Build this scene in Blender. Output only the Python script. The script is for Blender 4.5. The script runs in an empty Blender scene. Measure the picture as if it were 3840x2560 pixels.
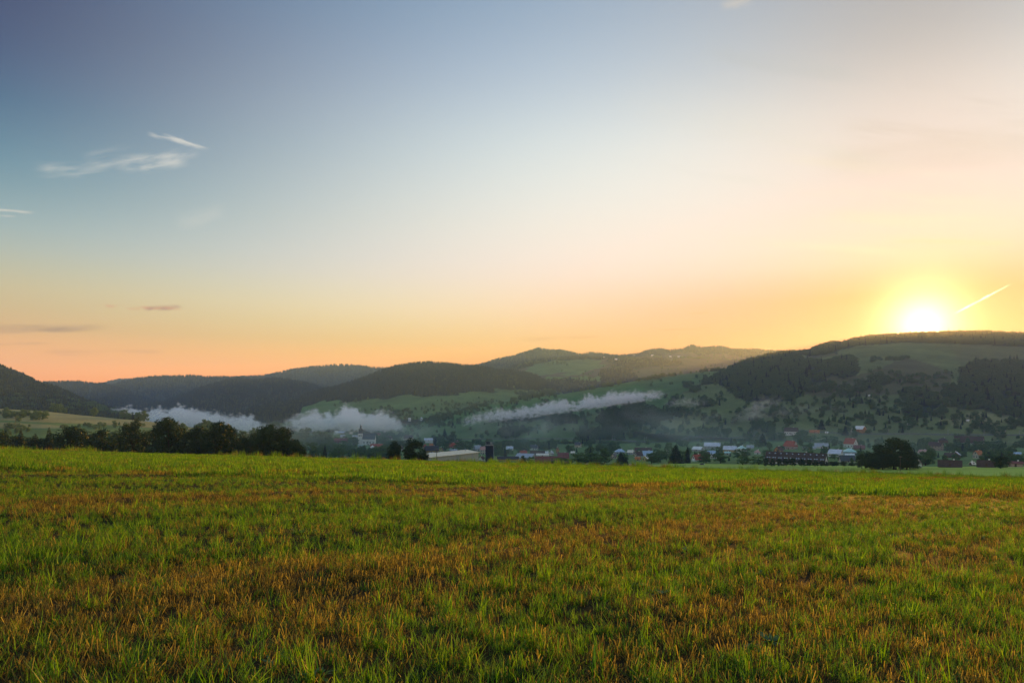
import bpy, bmesh, math, random
import numpy as np
from mathutils import Vector, Matrix

# ------------------------------------------------------------------ camera
FPX, HOR = 2560.0, 1520.0          # focal length and eye level, in pixels of the 3840 px wide photograph
EYE = 1.55
scene = bpy.context.scene
C = scene.collection
cam = bpy.data.cameras.new('camera')
cam.lens, cam.sensor_width, cam.shift_y = 24.0, 36.0, 240 / 3840
cam.clip_start, cam.clip_end = 0.1, 30000
camo = bpy.data.objects.new('camera', cam)
C.objects.link(camo)
camo.location = (0, 0, EYE)
camo.rotation_euler = (math.pi / 2, 0, 0)
scene.camera = camo

# ------------------------------------------------------------------ sun, sky, exposure
SUN_SX, SUN_SY = 3461, 1222
SUN = Vector(((SUN_SX - 1920) / FPX, 1.0, (HOR - SUN_SY) / FPX)).normalized()
SUN_EL = math.asin(SUN.z)
SUN_AZ = math.atan2(SUN.x, SUN.y)
sl = bpy.data.lights.new('sun', 'SUN')
sl.energy, sl.angle, sl.color = 5.0, math.radians(0.55), (1.0, 0.46, 0.06)
so = bpy.data.objects.new('sun', sl)
C.objects.link(so)
so.rotation_euler = (-SUN).to_track_quat('-Z', 'Y').to_euler()

HAZE_DENS, HAZE_COL, HAZE_G = 1.25e-4, (0.25, 0.47, 0.95), 0.35
WORLD_GAIN = 0.38

vs = scene.view_settings
vs.view_transform, vs.look, vs.exposure, vs.gamma, vs.use_curve_mapping = 'Standard', 'None', 1.4, 1.0, False
scene.render.engine = 'CYCLES'
cy = scene.cycles
cy.use_denoising = True
cy.max_bounces, cy.diffuse_bounces, cy.glossy_bounces, cy.transmission_bounces, cy.volume_bounces, cy.transparent_max_bounces = 22, 3, 2, 4, 20, 6
cy.caustics_reflective = cy.caustics_refractive = False
cy.sample_clamp_indirect = 4.0
cy.sample_clamp_direct = 12.0
cy.volume_step_rate = 1.0
cy.volume_max_steps = 128

def lin(c):
    return tuple((v / 255 / 12.92) if v / 255 <= 0.04045 else ((v / 255 + 0.055) / 1.055) ** 2.4 for v in c)

class NT:
    """small helper for building node trees"""
    def __init__(self, tree):
        self.t = tree
    def n(self, kind, **kw):
        x = self.t.nodes.new(kind)
        for k, v in kw.items():
            setattr(x, k, v)
        return x
    def link(self, a, b):
        self.t.links.new(a, b)
    def put(self, sock, v):
        if isinstance(v, bpy.types.NodeSocket):
            self.link(v, sock)
        else:
            sock.default_value = v
    def m(self, op, a, b=None, c=None, clamp=False):
        x = self.n('ShaderNodeMath', operation=op, use_clamp=clamp)
        self.put(x.inputs[0], a)
        if b is not None: self.put(x.inputs[1], b)
        if c is not None: self.put(x.inputs[2], c)
        return x.outputs[0]
    def mix(self, f, a, b, blend='MIX'):
        x = self.n('ShaderNodeMix', data_type='RGBA', blend_type=blend)
        self.put(x.inputs[0], f)
        self.put(x.inputs[6], a if isinstance(a, bpy.types.NodeSocket) else (*a, 1))
        self.put(x.inputs[7], b if isinstance(b, bpy.types.NodeSocket) else (*b, 1))
        return x.outputs[2]
    def step(self, v, lo, hi, kind='SMOOTHSTEP'):
        x = self.n('ShaderNodeMapRange', interpolation_type=kind)
        self.put(x.inputs[0], v)
        x.inputs[1].default_value, x.inputs[2].default_value = lo, hi
        return x.outputs[0]
    def noise(self, vec, scale, detail=4, rough=0.55, out=0):
        x = self.n('ShaderNodeTexNoise')
        if vec is not None: self.link(vec, x.inputs['Vector'])
        x.inputs['Scale'].default_value, x.inputs['Detail'].default_value, x.inputs['Roughness'].default_value = scale, detail, rough
        return x.outputs[out]

def smooth_table(xs, cols, grid):
    """Catmull-Rom interpolation of colour stops"""
    cols = np.array(cols, float)
    xs = np.array(xs, float)
    m = np.gradient(cols, xs, axis=0)
    out = []
    for g in grid:
        g = min(max(g, xs[0]), xs[-1])
        i = min(max(np.searchsorted(xs, g) - 1, 0), len(xs) - 2)
        h = xs[i + 1] - xs[i]
        t = (g - xs[i]) / h
        out.append((2*t**3-3*t*t+1)*cols[i] + (t**3-2*t*t+t)*h*m[i] + (-2*t**3+3*t*t)*cols[i+1] + (t**3-t*t)*h*m[i+1])
    return np.maximum(np.array(out), 0.0)

world = bpy.data.worlds.new('World')
scene.world = world
world.use_nodes = True
w = NT(world.node_tree)
world.node_tree.nodes.clear()
gen = w.n('ShaderNodeTexCoord').outputs['Generated']
sep = w.n('ShaderNodeSeparateXYZ'); w.link(gen, sep.inputs[0])
dx, dy, dz = sep.outputs
el = w.m('MULTIPLY', w.m('ARCSINE', dz), 180 / math.pi)                        # degrees above the horizon
hl = w.m('SQRT', w.m('ADD', w.m('MULTIPLY', dx, dx), w.m('MULTIPLY', dy, dy)))
azd = w.m('MULTIPLY', w.m('ARCTAN2', dx, dy), 180 / math.pi)                    # azimuth, degrees right of +Y
caz = w.m('DIVIDE', w.m('ADD', w.m('MULTIPLY', dx, math.sin(SUN_AZ)), w.m('MULTIPLY', dy, math.cos(SUN_AZ))), hl)
daz = w.m('MULTIPLY', w.m('ARCCOSINE', w.m('MINIMUM', w.m('MAXIMUM', caz, -1.0), 1.0)), 180 / math.pi)
dsoft = w.m('SUBTRACT', w.m('SQRT', w.m('ADD', w.m('MULTIPLY', daz, daz), 64.0)), 8.0)      # smooth through the sun's own azimuth
tau = w.m('SINE', w.m('MULTIPLY', w.m('DIVIDE', dsoft, 72.0, clamp=True), math.pi / 2))
# colour of the clear morning sky against height, below / beside / away from the sun (degrees, linear light); highest stops, out of view, raised to light the valley
SKY_EL = [0, 2.5, 5, 8, 11, 15, 20, 26, 31, 45, 90]
SKY_SUN = [(255,192,0),(255,200,0),(255,210,8),(255,222,60),(255,232,194),(252,235,214),(240,229,216),(196,196,190),(172,178,180),(168,184,198),(170,190,212)]
SKY_MID = [(255,188,108),(255,194,118),(255,206,140),(253,222,178),(248,230,208),(238,233,220),(217,224,222),(180,195,208),(146,168,190),(152,176,202),(170,190,212)]
SKY_FAR = [(240,176,130),(242,184,138),(222,183,138),(203,191,158),(176,187,178),(132,160,170),(90,123,147),(60,90,114),(66,96,122),(120,148,174),(170,190,212)]
# what the air between adds and takes away, per stop
SKY_ADJ = [[(0.0, -0.2003, -0.0), (0.0, -0.2195, -0.0), (0.0, -0.2449, -0.0009), (0.0, -0.246, -0.0172), (0.0, -0.0937, -0.0371), (-0.0321, -0.0474, -0.0105), (-0.0018, -0.0169, -0.0038), (-0.0015, -0.0144, -0.0032), (-0.0013, -0.0122, -0.0027), (-0.0, -0.0, -0.0), (-0.0, -0.0, -0.0)], [(0.3479, -0.0865, -0.057), (0.3479, -0.013, -0.0688), (0.1157, 0.0052, -0.0366), (0.0787, 0.0274, 0.0122), (0.0636, 0.0362, 0.0406), (0.0474, 0.0387, 0.0432), (0.0299, 0.0324, 0.0397), (0.0084, 0.0144, 0.0279), (0.0071, 0.0122, 0.0237), (0.0, 0.0, 0.0), (0.0, 0.0, 0.0)], [(0.3555, -0.0181, -0.0816), (0.3931, 0.0845, -0.0113), (0.1149, 0.033, -0.0081), (0.043, 0.0239, -0.0051), (-0.0062, 0.0097, 0.0136), (-0.0392, -0.0192, -0.0038), (-0.0389, -0.0406, -0.0253), (-0.033, -0.0345, -0.0215), (-0.0281, -0.0294, -0.0183), (-0.0, -0.0, -0.0), (-0.0, -0.0, -0.0)]]
SKY_SUN, SKY_MID, SKY_FAR = [[np.array(lin(c)) * WORLD_GAIN + np.array(d) for c, d in zip(t_, a_)] for t_, a_ in zip((SKY_SUN, SKY_MID, SKY_FAR), SKY_ADJ)]
GRID = list(np.concatenate([np.linspace(0, 32, 25), np.linspace(36, 90, 6)]))
tab = [smooth_table(SKY_EL, c, GRID) for c in (SKY_SUN, SKY_MID, SKY_FAR)]
ta = math.sin((math.hypot(31.0, 8.0) - 8.0) / 72.0 * math.pi / 2)
ctrl = np.maximum((tab[1] - (1-ta)**2 * tab[0] - ta*ta*tab[2]) / (2*ta*(1-ta)), 0)
def ramp(cols):
    r = w.n('ShaderNodeValToRGB')
    w.link(w.m('DIVIDE', el, 90.0, clamp=True), r.inputs[0])
    e = r.color_ramp.elements
    while len(e) < len(GRID): e.new(0.5)
    for i, (g, c) in enumerate(zip(GRID, cols)):
        e[i].position = g / 90
        e[i].color = (*c, 1)
    return r.outputs[0]
r0, r1, r2 = ramp(tab[0]), ramp(ctrl), ramp(tab[2])
def scale_col(col, f):
    x = w.n('ShaderNodeVectorMath', operation='SCALE')
    w.link(col, x.inputs[0]); w.put(x.inputs['Scale'], f)
    return x.outputs[0]
def addv(a, b):
    x = w.n('ShaderNodeVectorMath', operation='ADD')
    w.put(x.inputs[0], a); w.put(x.inputs[1], b)
    return x.outputs[0]
it = w.m('SUBTRACT', 1.0, tau)
skycol = addv(addv(scale_col(r0, w.m('MULTIPLY', it, it)), scale_col(r1, w.m('MULTIPLY', w.m('MULTIPLY', it, tau), 2.0))), scale_col(r2, w.m('MULTIPLY', tau, tau)))
skycol = scale_col(skycol, w.m('ADD', 1.0, w.m('MULTIPLY', w.step(daz, 68.0, 170.0), 0.7)))  # unseen sky behind the camera brightened, to lift the dark valley
# aureole and disc of the low sun
dots = w.m('ADD', w.m('ADD', w.m('MULTIPLY', dx, SUN.x), w.m('MULTIPLY', dy, SUN.y)), w.m('MULTIPLY', dz, SUN.z))
gam = w.m('MULTIPLY', w.m('ARCCOSINE', w.m('MINIMUM', dots, 1.0)), 180 / math.pi)
def glow(width, power, col):
    f = w.m('EXPONENT', w.m('MULTIPLY', w.m('POWER', w.m('DIVIDE', gam, width), power), -1.0))
    x = w.n('ShaderNodeVectorMath', operation='SCALE')
    x.inputs[0].default_value = col
    w.link(f, x.inputs['Scale'])
    return x.outputs[0]
skycol = addv(skycol, glow(1.7, 1.4, (2.4, 1.7, 0.8)))
skycol = addv(skycol, glow(5.0, 1.3, (0.4, 0.04, 0.0)))
skycol = addv(skycol, glow(0.32, 6, (20, 17, 12)))
# thin clouds: streaks laid along given lines on the sky (azimuth, elevation of both ends)
def deg(sx, sy):
    u = (sx - 1920) / FPX
    return math.degrees(math.atan(u)), math.degrees(math.atan((HOR - sy) / FPX / math.sqrt(1 + u*u)))
comb = w.n('ShaderNodeCombineXYZ'); w.link(azd, comb.inputs[0]); w.link(el, comb.inputs[1])
ae = comb.outputs[0]
def cloud(p, q, width, col, dens, stretch=5.0, scale=0.5, lo=0.35, hi=0.75, fill=0.0, fade=0.25):
    global skycol
    a, b = deg(*p), deg(*q)
    L = math.hypot(b[0]-a[0], b[1]-a[1])
    t = ((b[0]-a[0]) / L, (b[1]-a[1]) / L)
    px_, py_ = w.m('SUBTRACT', azd, a[0]), w.m('SUBTRACT', el, a[1])
    s = w.m('ADD', w.m('MULTIPLY', px_, t[0]), w.m('MULTIPLY', py_, t[1]))
    r = w.m('ADD', w.m('MULTIPLY', px_, -t[1]), w.m('MULTIPLY', py_, t[0]))
    c3 = w.n('ShaderNodeCombineXYZ')
    w.link(w.m('DIVIDE', s, stretch), c3.inputs[0]); w.link(r, c3.inputs[1]); c3.inputs[2].default_value = a[0]
    nz = w.noise(c3.outputs[0], scale / max(width, 0.05) , 5, 0.6)
    wob = w.m('MULTIPLY', w.m('SUBTRACT', w.noise(c3.outputs[0], 0.6 / max(width, 0.05), 3), 0.5), 1.6 * width)
    rr = w.m('ABSOLUTE', w.m('ADD', r, wob))
    across = w.step(rr, width, 0.0)
    along = w.m('MULTIPLY', w.step(s, 0.0, fade * L), w.step(s, L, (1 - fade) * L))
    f = w.m('MULTIPLY', w.m('MULTIPLY', across, along), w.m('MAXIMUM', w.step(nz, lo, hi), fill))
    skycol = w.mix(w.m('MULTIPLY', f, dens), skycol, tuple(v * WORLD_GAIN for v in col))
for p_, q_, w_, d_, st_ in [((110,640),(430,620),0.5,0.55,5),((250,628),(600,590),0.55,0.6,5),((420,640),(720,600),0.7,0.75,3.5),((500,612),(700,575),0.6,0.7,3),((560,600),(765,560),0.5,0.55,4),((545,492),(700,530),0.34,0.8,4),((600,505),(790,566),0.3,0.95,5),((640,520),(780,562),0.2,0.8,6),((180,660),(420,650),0.35,0.45,6),((300,600),(520,560),0.5,0.3,5)]:
    cloud(p_, q_, w_, lin((240, 236, 224)), d_ * 0.9, st_ * 1.4, 0.7, 0.42, 0.72)
cloud((-60, 780), (150, 803), 0.16, lin((228, 225, 212)), 0.8, 6, 0.5, 0.3, 0.65)
cloud((-60, 806), (70, 812), 0.10, lin((228, 225, 212)), 0.6, 6, 0.5, 0.3, 0.65)
cloud((640, 830), (860, 780), 0.9, lin((228, 228, 218)), 0.35, 3, 0.6)
cloud((330, 1148), (700, 1158), 0.22, lin((240, 160, 115)), 0.8, 3, 0.5, 0.4, 0.6)
cloud((530, 1158), (690, 1148), 0.26, lin((200, 150, 125)), 0.9, 2, 0.6, 0.3, 0.6)
cloud((-120, 1232), (440, 1232), 0.42, lin((178, 136, 116)), 0.85, 8, 0.5, 0.3, 0.7, 0.4)
cloud((-100, 1290), (220, 1288), 0.16, lin((196, 146, 120)), 0.5, 8, 0.5)
cloud((120, 1320), (640, 1318), 0.35, lin((206, 148, 118)), 0.6, 8, 0.5)
cloud((1900, 1275), (2320, 1260), 0.28, lin((250, 176, 96)), 0.6, 6, 0.5, 0.3, 0.7)
cloud((2420, 1238), (2690, 1232), 0.13, lin((236, 160, 80)), 0.6, 6, 0.5, 0.3, 0.6)
cloud((2570, 1176), (2680, 1172), 0.12, lin((240, 170, 90)), 0.55, 5, 0.5, 0.3, 0.6)
cloud((3560, 1186), (3800, 1060), 0.10, (3.2, 2.9, 1.9), 0.9, 2.5, 0.35, 0.3, 0.6, 0.45, 0.3)
for p_, q_, w_, c_, d_ in [((2500,420),(3500,640),0.9,(238,230,214),0.35),((2750,560),(3840,700),0.8,(255,238,214),0.45),((2900,690),(3900,790),0.7,(255,232,205),0.45),((3050,800),(3900,850),0.6,(255,228,190),0.4),((3100,470),(4000,560),0.9,(200,182,158),0.4),((3300,330),(4100,430),1.0,(186,174,156),0.4),((2600,180),(3300,300),0.9,(196,198,194),0.3),((2200,560),(3000,700),0.6,(240,234,222),0.3),((2500,860),(3500,960),0.5,(255,236,200),0.35),((3250,900),(3900,905),0.35,(255,214,150),0.45)]:
    cloud(p_, q_, w_, lin(c_), d_, 9, 0.5, 0.4, 0.62)
cloud((2690, 30), (2840, -20), 0.6, lin((226, 214, 196)), 0.6, 3, 0.6, 0.35, 0.7)
cloud((2250, 330), (3300, 560), 2.6, lin((236, 230, 216)), 0.28, 6, 0.8, 0.3, 0.8)
cloud((3000, 620), (4100, 520), 2.2, lin((206, 186, 160)), 0.35, 6, 0.8, 0.3, 0.8)
cloud((2900, 820), (4000, 760), 1.4, lin((254, 230, 205)), 0.4, 8, 0.8, 0.3, 0.8)
cloud((3000, 930), (4000, 960), 1.0, lin((255, 214, 160)), 0.35, 8, 0.8, 0.3, 0.8)
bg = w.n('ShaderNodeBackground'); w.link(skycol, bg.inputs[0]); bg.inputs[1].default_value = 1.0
nish = w.n('ShaderNodeTexSky', sky_type='NISHITA', sun_disc=False)
nish.sun_elevation, nish.sun_rotation = SUN_EL, SUN_AZ
nish.air_density, nish.dust_density = 1.0, 1.0
bg2 = w.n('ShaderNodeBackground'); w.link(nish.outputs[0], bg2.inputs[0]); bg2.inputs[1].default_value = 0.05
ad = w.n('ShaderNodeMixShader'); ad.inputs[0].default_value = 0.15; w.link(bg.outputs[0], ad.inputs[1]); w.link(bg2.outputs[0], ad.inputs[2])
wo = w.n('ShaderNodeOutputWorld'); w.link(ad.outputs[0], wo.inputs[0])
world.cycles.sampling_method = 'MANUAL'
world.cycles.sample_map_resolution = 1024

# ------------------------------------------------------------------ helpers
rng = np.random.default_rng(7)
random.seed(7)
def tag(o, label=None, cat=None, group=None, kind=None):
    if label: o['label'] = label
    if cat: o['category'] = cat
    if group: o['group'] = group
    if kind: o['kind'] = kind
    return o
def mesh(name, v, f, mats=(), smooth=False, fm=None):
    me = bpy.data.meshes.new(name)
    me.from_pydata([tuple(p) for p in v], [], [tuple(q) for q in f])
    for m_ in mats: me.materials.append(m_)
    if fm is not None: me.polygons.foreach_set('material_index', fm)
    if smooth: me.polygons.foreach_set('use_smooth', [True] * len(me.polygons))
    me.update()
    return me
def quads_mesh(name, V, F, mats, smooth=False):
    """fast mesh from an Nx3 array and an Mx4 array"""
    me = bpy.data.meshes.new(name)
    V = np.asarray(V, np.float32); F = np.asarray(F, np.int32)
    k = F.shape[1]
    me.vertices.add(len(V)); me.vertices.foreach_set('co', V.ravel())
    me.loops.add(F.size); me.loops.foreach_set('vertex_index', F.ravel())
    me.polygons.add(len(F)); me.polygons.foreach_set('loop_start', np.arange(0, F.size, k, dtype=np.int32))
    for m_ in mats: me.materials.append(m_)
    me.update(calc_edges=True)
    me.polygons.foreach_set('use_smooth', np.full(len(F), smooth))
    return me
def ob(name, me, parent=None, loc=None):
    o = bpy.data.objects.new(name, me)
    C.objects.link(o)
    if parent: o.parent = parent
    if loc is not None: o.location = loc
    return o
def empty(name, loc, rz=0.0):
    o = bpy.data.objects.new(name, None)
    o.empty_display_size = 0.2
    C.objects.link(o)
    o.location = loc; o.rotation_euler = (0, 0, rz)
    return o
def copy_tree(o, parent=None):
    c = o.copy(); C.objects.link(c); c.parent = parent
    for ch in list(o.children): copy_tree(ch, c)
    return c

# value noise
_P = np.random.default_rng(3).random((256, 256))
def vnoise(x, y):
    x = np.asarray(x, float); y = np.asarray(y, float)
    xi, yi = np.floor(x).astype(int), np.floor(y).astype(int)
    fx, fy = x - xi, y - yi
    fx, fy = fx*fx*(3-2*fx), fy*fy*(3-2*fy)
    g = lambda a, b: _P[a & 255, b & 255]
    return (g(xi,yi)*(1-fx)+g(xi+1,yi)*fx)*(1-fy) + (g(xi,yi+1)*(1-fx)+g(xi+1,yi+1)*fx)*fy
def fbm(x, y, o=4):
    s, a = 0, 0.5
    for i in range(o):
        s = s + a * vnoise(x * 2**i + 17*i, y * 2**i + 31*i); a *= 0.5
    return s

# ------------------------------------------------------------------ materials
def mat(name, col, rough=0.85, var=0.25, scale=1.0, spec=0.2, coords='Object', metal=0.0, bump=0.0):
    m_ = bpy.data.materials.new(name); m_.use_nodes = True
    t = NT(m_.node_tree); b = m_.node_tree.nodes['Principled BSDF']
    tc = t.n('ShaderNodeTexCoord').outputs[coords]
    nz = t.noise(tc, scale, 6, 0.65)
    c = t.mix(t.step(nz, 0.3, 0.7), tuple(v*(1-var) for v in col), tuple(min(v*(1+var), 0.95) for v in col))
    t.link(c, b.inputs['Base Color'])
    b.inputs['Roughness'].default_value = rough
    b.inputs['Specular IOR Level'].default_value = spec
    b.inputs['Metallic'].default_value = metal
    if bump:
        bn = t.n('ShaderNodeBump'); bn.inputs['Strength'].default_value = bump
        t.link(t.noise(tc, scale * 6, 4), bn.inputs['Height']); t.link(bn.outputs[0], b.inputs['Normal'])
    return m_
def leaf_mat(name, a, b_, trans=0.45, rough=0.6, gloss=0.05, tboost=1.3, tone=1.0):
    """thin plant matter: diffuse, light passing through, a little sheen; tone differs from plant to plant"""
    m_ = bpy.data.materials.new(name); m_.use_nodes = True
    t = NT(m_.node_tree); m_.node_tree.nodes.clear()
    oi = t.n('ShaderNodeObjectInfo')
    geo = t.n('ShaderNodeNewGeometry')
    r = t.m('FRACT', t.m('ADD', t.m('MULTIPLY', geo.outputs['Random Per Island'], 0.8), oi.outputs['Random']))
    r2 = t.m('POWER', t.m('ADD', t.m('MULTIPLY', r, 0.6), t.m('MULTIPLY', oi.outputs['Random'], 0.4)), tone)
    c = t.mix(r2, a, b_)
    d = t.n('ShaderNodeBsdfDiffuse'); t.link(c, d.inputs[0])
    tr = t.n('ShaderNodeBsdfTranslucent')
    t.link(t.mix(1.0, c, (tboost, tboost, tboost * 0.7), 'MULTIPLY'), tr.inputs[0])
    mx = t.n('ShaderNodeMixShader'); mx.inputs[0].default_value = trans
    t.link(d.outputs[0], mx.inputs[1]); t.link(tr.outputs[0], mx.inputs[2])
    g = t.n('ShaderNodeBsdfGlossy'); g.inputs[0].default_value = (0.8, 0.8, 0.8, 1); g.inputs['Roughness'].default_value = rough
    m2 = t.n('ShaderNodeMixShader'); m2.inputs[0].default_value = gloss
    t.link(mx.outputs[0], m2.inputs[1]); t.link(g.outputs[0], m2.inputs[2])
    o = t.n('ShaderNodeOutputMaterial'); t.link(m2.outputs[0], o.inputs[0])
    return m_
def ground_mat(name, scale=0.02, fine=0.4, gain=1.0):
    """land cover colour comes from the 'cover' attribute, broken up by noise"""
    m_ = bpy.data.materials.new(name); m_.use_nodes = True
    t = NT(m_.node_tree); b = m_.node_tree.nodes['Principled BSDF']
    at = t.n('ShaderNodeAttribute', attribute_name='cover')
    tc = t.n('ShaderNodeTexCoord').outputs['Object']
    f = t.m('ADD', t.m('MULTIPLY', t.noise(tc, scale, 6, 0.6), 0.9), t.m('MULTIPLY', t.noise(tc, fine, 4, 0.7), 0.7))
    k = t.m('MULTIPLY', f, gain * 1.25)
    cc = t.n('ShaderNodeCombineXYZ')
    for i in range(3): t.link(k, cc.inputs[i])
    t.link(t.mix(1.0, at.outputs['Color'], cc.outputs[0], 'MULTIPLY'), b.inputs['Base Color'])
    b.inputs['Roughness'].default_value = 0.95; b.inputs['Specular IOR Level'].default_value = 0.05
    return m_

# ------------------------------------------------------------------ terrain
def field_z(X, Y):
    Y = np.asarray(Y, float); X = np.asarray(X, float)
    return EYE - 1.55 - 0.0522 * Y - 0.0275 * X - 1.91e-4 * np.where(Y > 0, Y * Y, 0)
YK = [20, 60, 100, 150, 300, 400, 500, 650, 800, 950, 1100, 1300, 1600, 2000, 3000, 4500, 7000]
COLS = {
    -900: [1715, 1700, 1685, 1665, 1650, 1640, 1630, 1615, 1598, 1578, 1550, 1536, 1530],
    0:    [1720, 1707, 1692, 1672, 1657, 1646, 1636, 1620, 1600, 1580, 1550, 1536, 1530],
    600:  [1728, 1716, 1704, 1688, 1675, 1660, 1650, 1632, 1610, 1585, 1550, 1536, 1530],
    1200: [1740, 1732, 1724, 1710, 1696, 1681, 1667, 1648, 1622, 1590, 1550, 1536, 1530],
    1800: [1752, 1748, 1742, 1730, 1712, 1692, 1672, 1650, 1622, 1590, 1550, 1536, 1530],
    2400: [1757, 1750, 1742, 1725, 1705, 1685, 1665, 1640, 1612, 1588, 1550, 1536, 1530],
    3000: [1754, 1746, 1735, 1708, 1680, 1652, 1630, 1605, 1580, 1565, 1545, 1536, 1530],
    3840: [1753, 1748, 1742, 1715, 1690, 1665, 1640, 1610, 1585, 1565, 1545, 1536, 1530],
    4700: [1753, 1748, 1742, 1715, 1690, 1665, 1640, 1610, 1585, 1565, 1545, 1536, 1530],
}
_sx = np.array(sorted(COLS), float)
_lY = np.log(np.array(YK, float))
_Z = np.zeros((len(_sx), len(YK)))
for i, s in enumerate(_sx):
    u = (s - 1920) / FPX
    for j, Y in enumerate(YK):
        _Z[i, j] = field_z(u * Y, Y) - 0.35 if Y <= 150 else EYE + (HOR - COLS[int(s)][j - 4]) / FPX * Y
# resample on a fine grid and blur
_gs = np.arange(-900, 4701, 50.0); _gl = np.linspace(_lY[0], _lY[-1], 260)
_tmp = np.array([np.interp(_gl, _lY, r) for r in _Z])
_T = np.array([np.interp(_gs, _sx, _tmp[:, j]) for j in range(len(_gl))]).T
def _blur(A, n, axis):
    k = np.hanning(2*n+3)[1:-1]; k /= k.sum()
    P = np.pad(A, [(n, n) if a == axis else (0, 0) for a in range(2)], mode='edge')
    return np.apply_along_axis(lambda v: np.convolve(v, k, 'valid'), axis, P)
_T2 = _blur(_blur(_T, 7, 0), 5, 1)
_keep = np.clip((np.exp(_gl) - 110) / 90, 0, 1)
_T = _T * (1 - _keep) + _T2 * _keep
def bilin(G, fi, fj):
    fi = np.clip(fi, 0, G.shape[0] - 1.001); fj = np.clip(fj, 0, G.shape[1] - 1.001)
    i, j = fi.astype(int), fj.astype(int); a, b = fi - i, fj - j
    return (G[i,j]*(1-a)+G[i+1,j]*a)*(1-b) + (G[i,j+1]*(1-a)+G[i+1,j+1]*a)*b
def base_z(X, Y):
    X = np.asarray(X, float); Y = np.asarray(Y, float)
    Yc = np.maximum(Y, 20)
    sx = 1920 + FPX * X / Yc
    z = bilin(_T, (sx + 900) / 50, (np.log(Yc) - _gl[0]) / (_gl[1] - _gl[0]))
    return np.where(Y < 20, field_z(X, Y) - 0.35, z)

class Hill:
    def __init__(self, name, crest, Yc, foot, Yf, tree_h=0, back=0.9, shape=1.35, rough=5.0, label=''):
        self.name, self.label = name, label
        c = np.array(crest, float)
        self.s0, self.s1 = c[0, 0], c[-1, 0]
        self.cx, self.cy = c[:, 0], c[:, 1]
        self.Yc, self.foot, self.Yf = np.array(Yc, float), np.array(foot, float), np.array(Yf, float)
        self.th, self.back, self.shape, self.rough = tree_h, back, shape, rough
    def at(self, s):
        Yc = np.interp(s, self.Yc[:, 0], self.Yc[:, 1])
        Yf = np.interp(s, self.Yf[:, 0], self.Yf[:, 1])
        zc = (HOR - np.interp(s, self.cx, self.cy)) / FPX * Yc + EYE - self.th
        zf = (HOR - np.interp(s, self.foot[:, 0], self.foot[:, 1])) / FPX * Yf + EYE
        return Yc, Yf, np.maximum(zc, zf), zf
    def z(self, X, Y):
        X = np.asarray(X, float); Y = np.asarray(Y, float)
        s = 1920 + FPX * X / np.maximum(Y, 1)
        Yc, Yf, zc, zf = self.at(s)
        t = (Y - Yf) / (Yc - Yf)
        tt = np.clip(t, 0, 1)
        front = zf + (zc - zf) * (1 - (1 - tt) ** self.shape)
        tb = np.clip((t - 1) / self.back, 0, 1)
        z = np.where(t <= 1, front, zc - (zc + 75) * tb * tb * (3 - 2 * tb))
        n = (fbm(X / 140.0, Y / 140.0, 4) - 0.47) * self.rough * 2 * np.sin(np.pi * np.clip(tt, 0, 0.98)) * np.clip((zc - zf) / 60, 0, 1)
        z = z + n
        z = np.where((t < -0.02) | (t > 1 + self.back) | (s < self.s0) | (s > self.s1), -400.0, z)
        return z

hills = {}
def hill(key, *a, **k):
    hills[key] = Hill(*a, **k); return hills[key]
hill('G', 'hill', [(1380,1625),(1520,1596),(1633,1567),(1763,1532),(1960,1494),(2106,1478),(2286,1445),(2449,1417),(2613,1396),(2711,1389),(2900,1400),(3100,1450)],
     [(1380,1500),(3100,1620)], [(1380,1650),(1800,1655),(2400,1655),(3100,1630)], [(1380,1220),(2400,1120),(3100,1120)], rough=4,
     label='long smooth green hillside rising to the right behind the fog bank')
hill('H', 'hill', [(2360,1530),(2450,1490),(2560,1440),(2650,1412),(2713,1390),(2783,1358),(2885,1330),(2943,1322),(3025,1318),(3070,1300),(3124,1286),(3150,1290),(3200,1274),(3264,1265),(3328,1261),(3391,1256),(3450,1253),(3550,1249),(3680,1247),(3840,1254),(4200,1275),(4700,1330)],
     [(2360,1400),(2700,1500),(3000,1700),(3200,1900),(4700,1900)], [(2360,1620),(2700,1640),(3000,1650),(3400,1662),(4700,1668)], [(2360,1150),(2700,1060),(3000,960),(3400,930),(4700,930)], tree_h=5, rough=7,
     label='tall wooded hill with meadows below the rising sun')
hill('LS', 'hillside', [(-900,1500),(-300,1520),(0,1532),(160,1540),(300,1556),(500,1574),(600,1584),(750,1606),(900,1640),(1000,1665)],
     [(-900,800),(1000,800)], [(-900,1690),(600,1690),(1000,1690)], [(-900,480),(1000,560)], rough=2, shape=1.15,
     label='low slope of pale fields on the far left behind the dark trees')
hill('A', 'hill', [(-900,1290),(-400,1310),(-150,1335),(0,1368),(32,1380),(64,1391),(89,1400),(121,1418),(143,1429),(179,1437),(223,1452),(271,1474),(319,1496),(351,1506),(420,1530),(520,1560)],
     [(-900,1600),(520,1600)], [(-900,1600),(520,1590)], [(-900,1000),(520,1150)], tree_h=9, rough=6, label='dark wooded hill sloping down at the far left edge')
hill('E', 'hill', [(1000,1560),(1060,1530),(1100,1512),(1137,1478),(1198,1459),(1280,1441),(1344,1421),(1430,1389),(1478,1375),(1535,1364),(1615,1359),(1663,1364),(1727,1370),(1790,1373),(1845,1382),(1857,1388),(1920,1388),(1968,1397),(2015,1408),(2040,1426),(2120,1462),(2300,1500)],
     [(1000,2200),(2300,2200)], [(1000,1600),(1500,1575),(2300,1545)], [(1000,1560),(2300,1600)], tree_h=13, rough=5, label='dark conifer covered hill in the middle of the valley')
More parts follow.
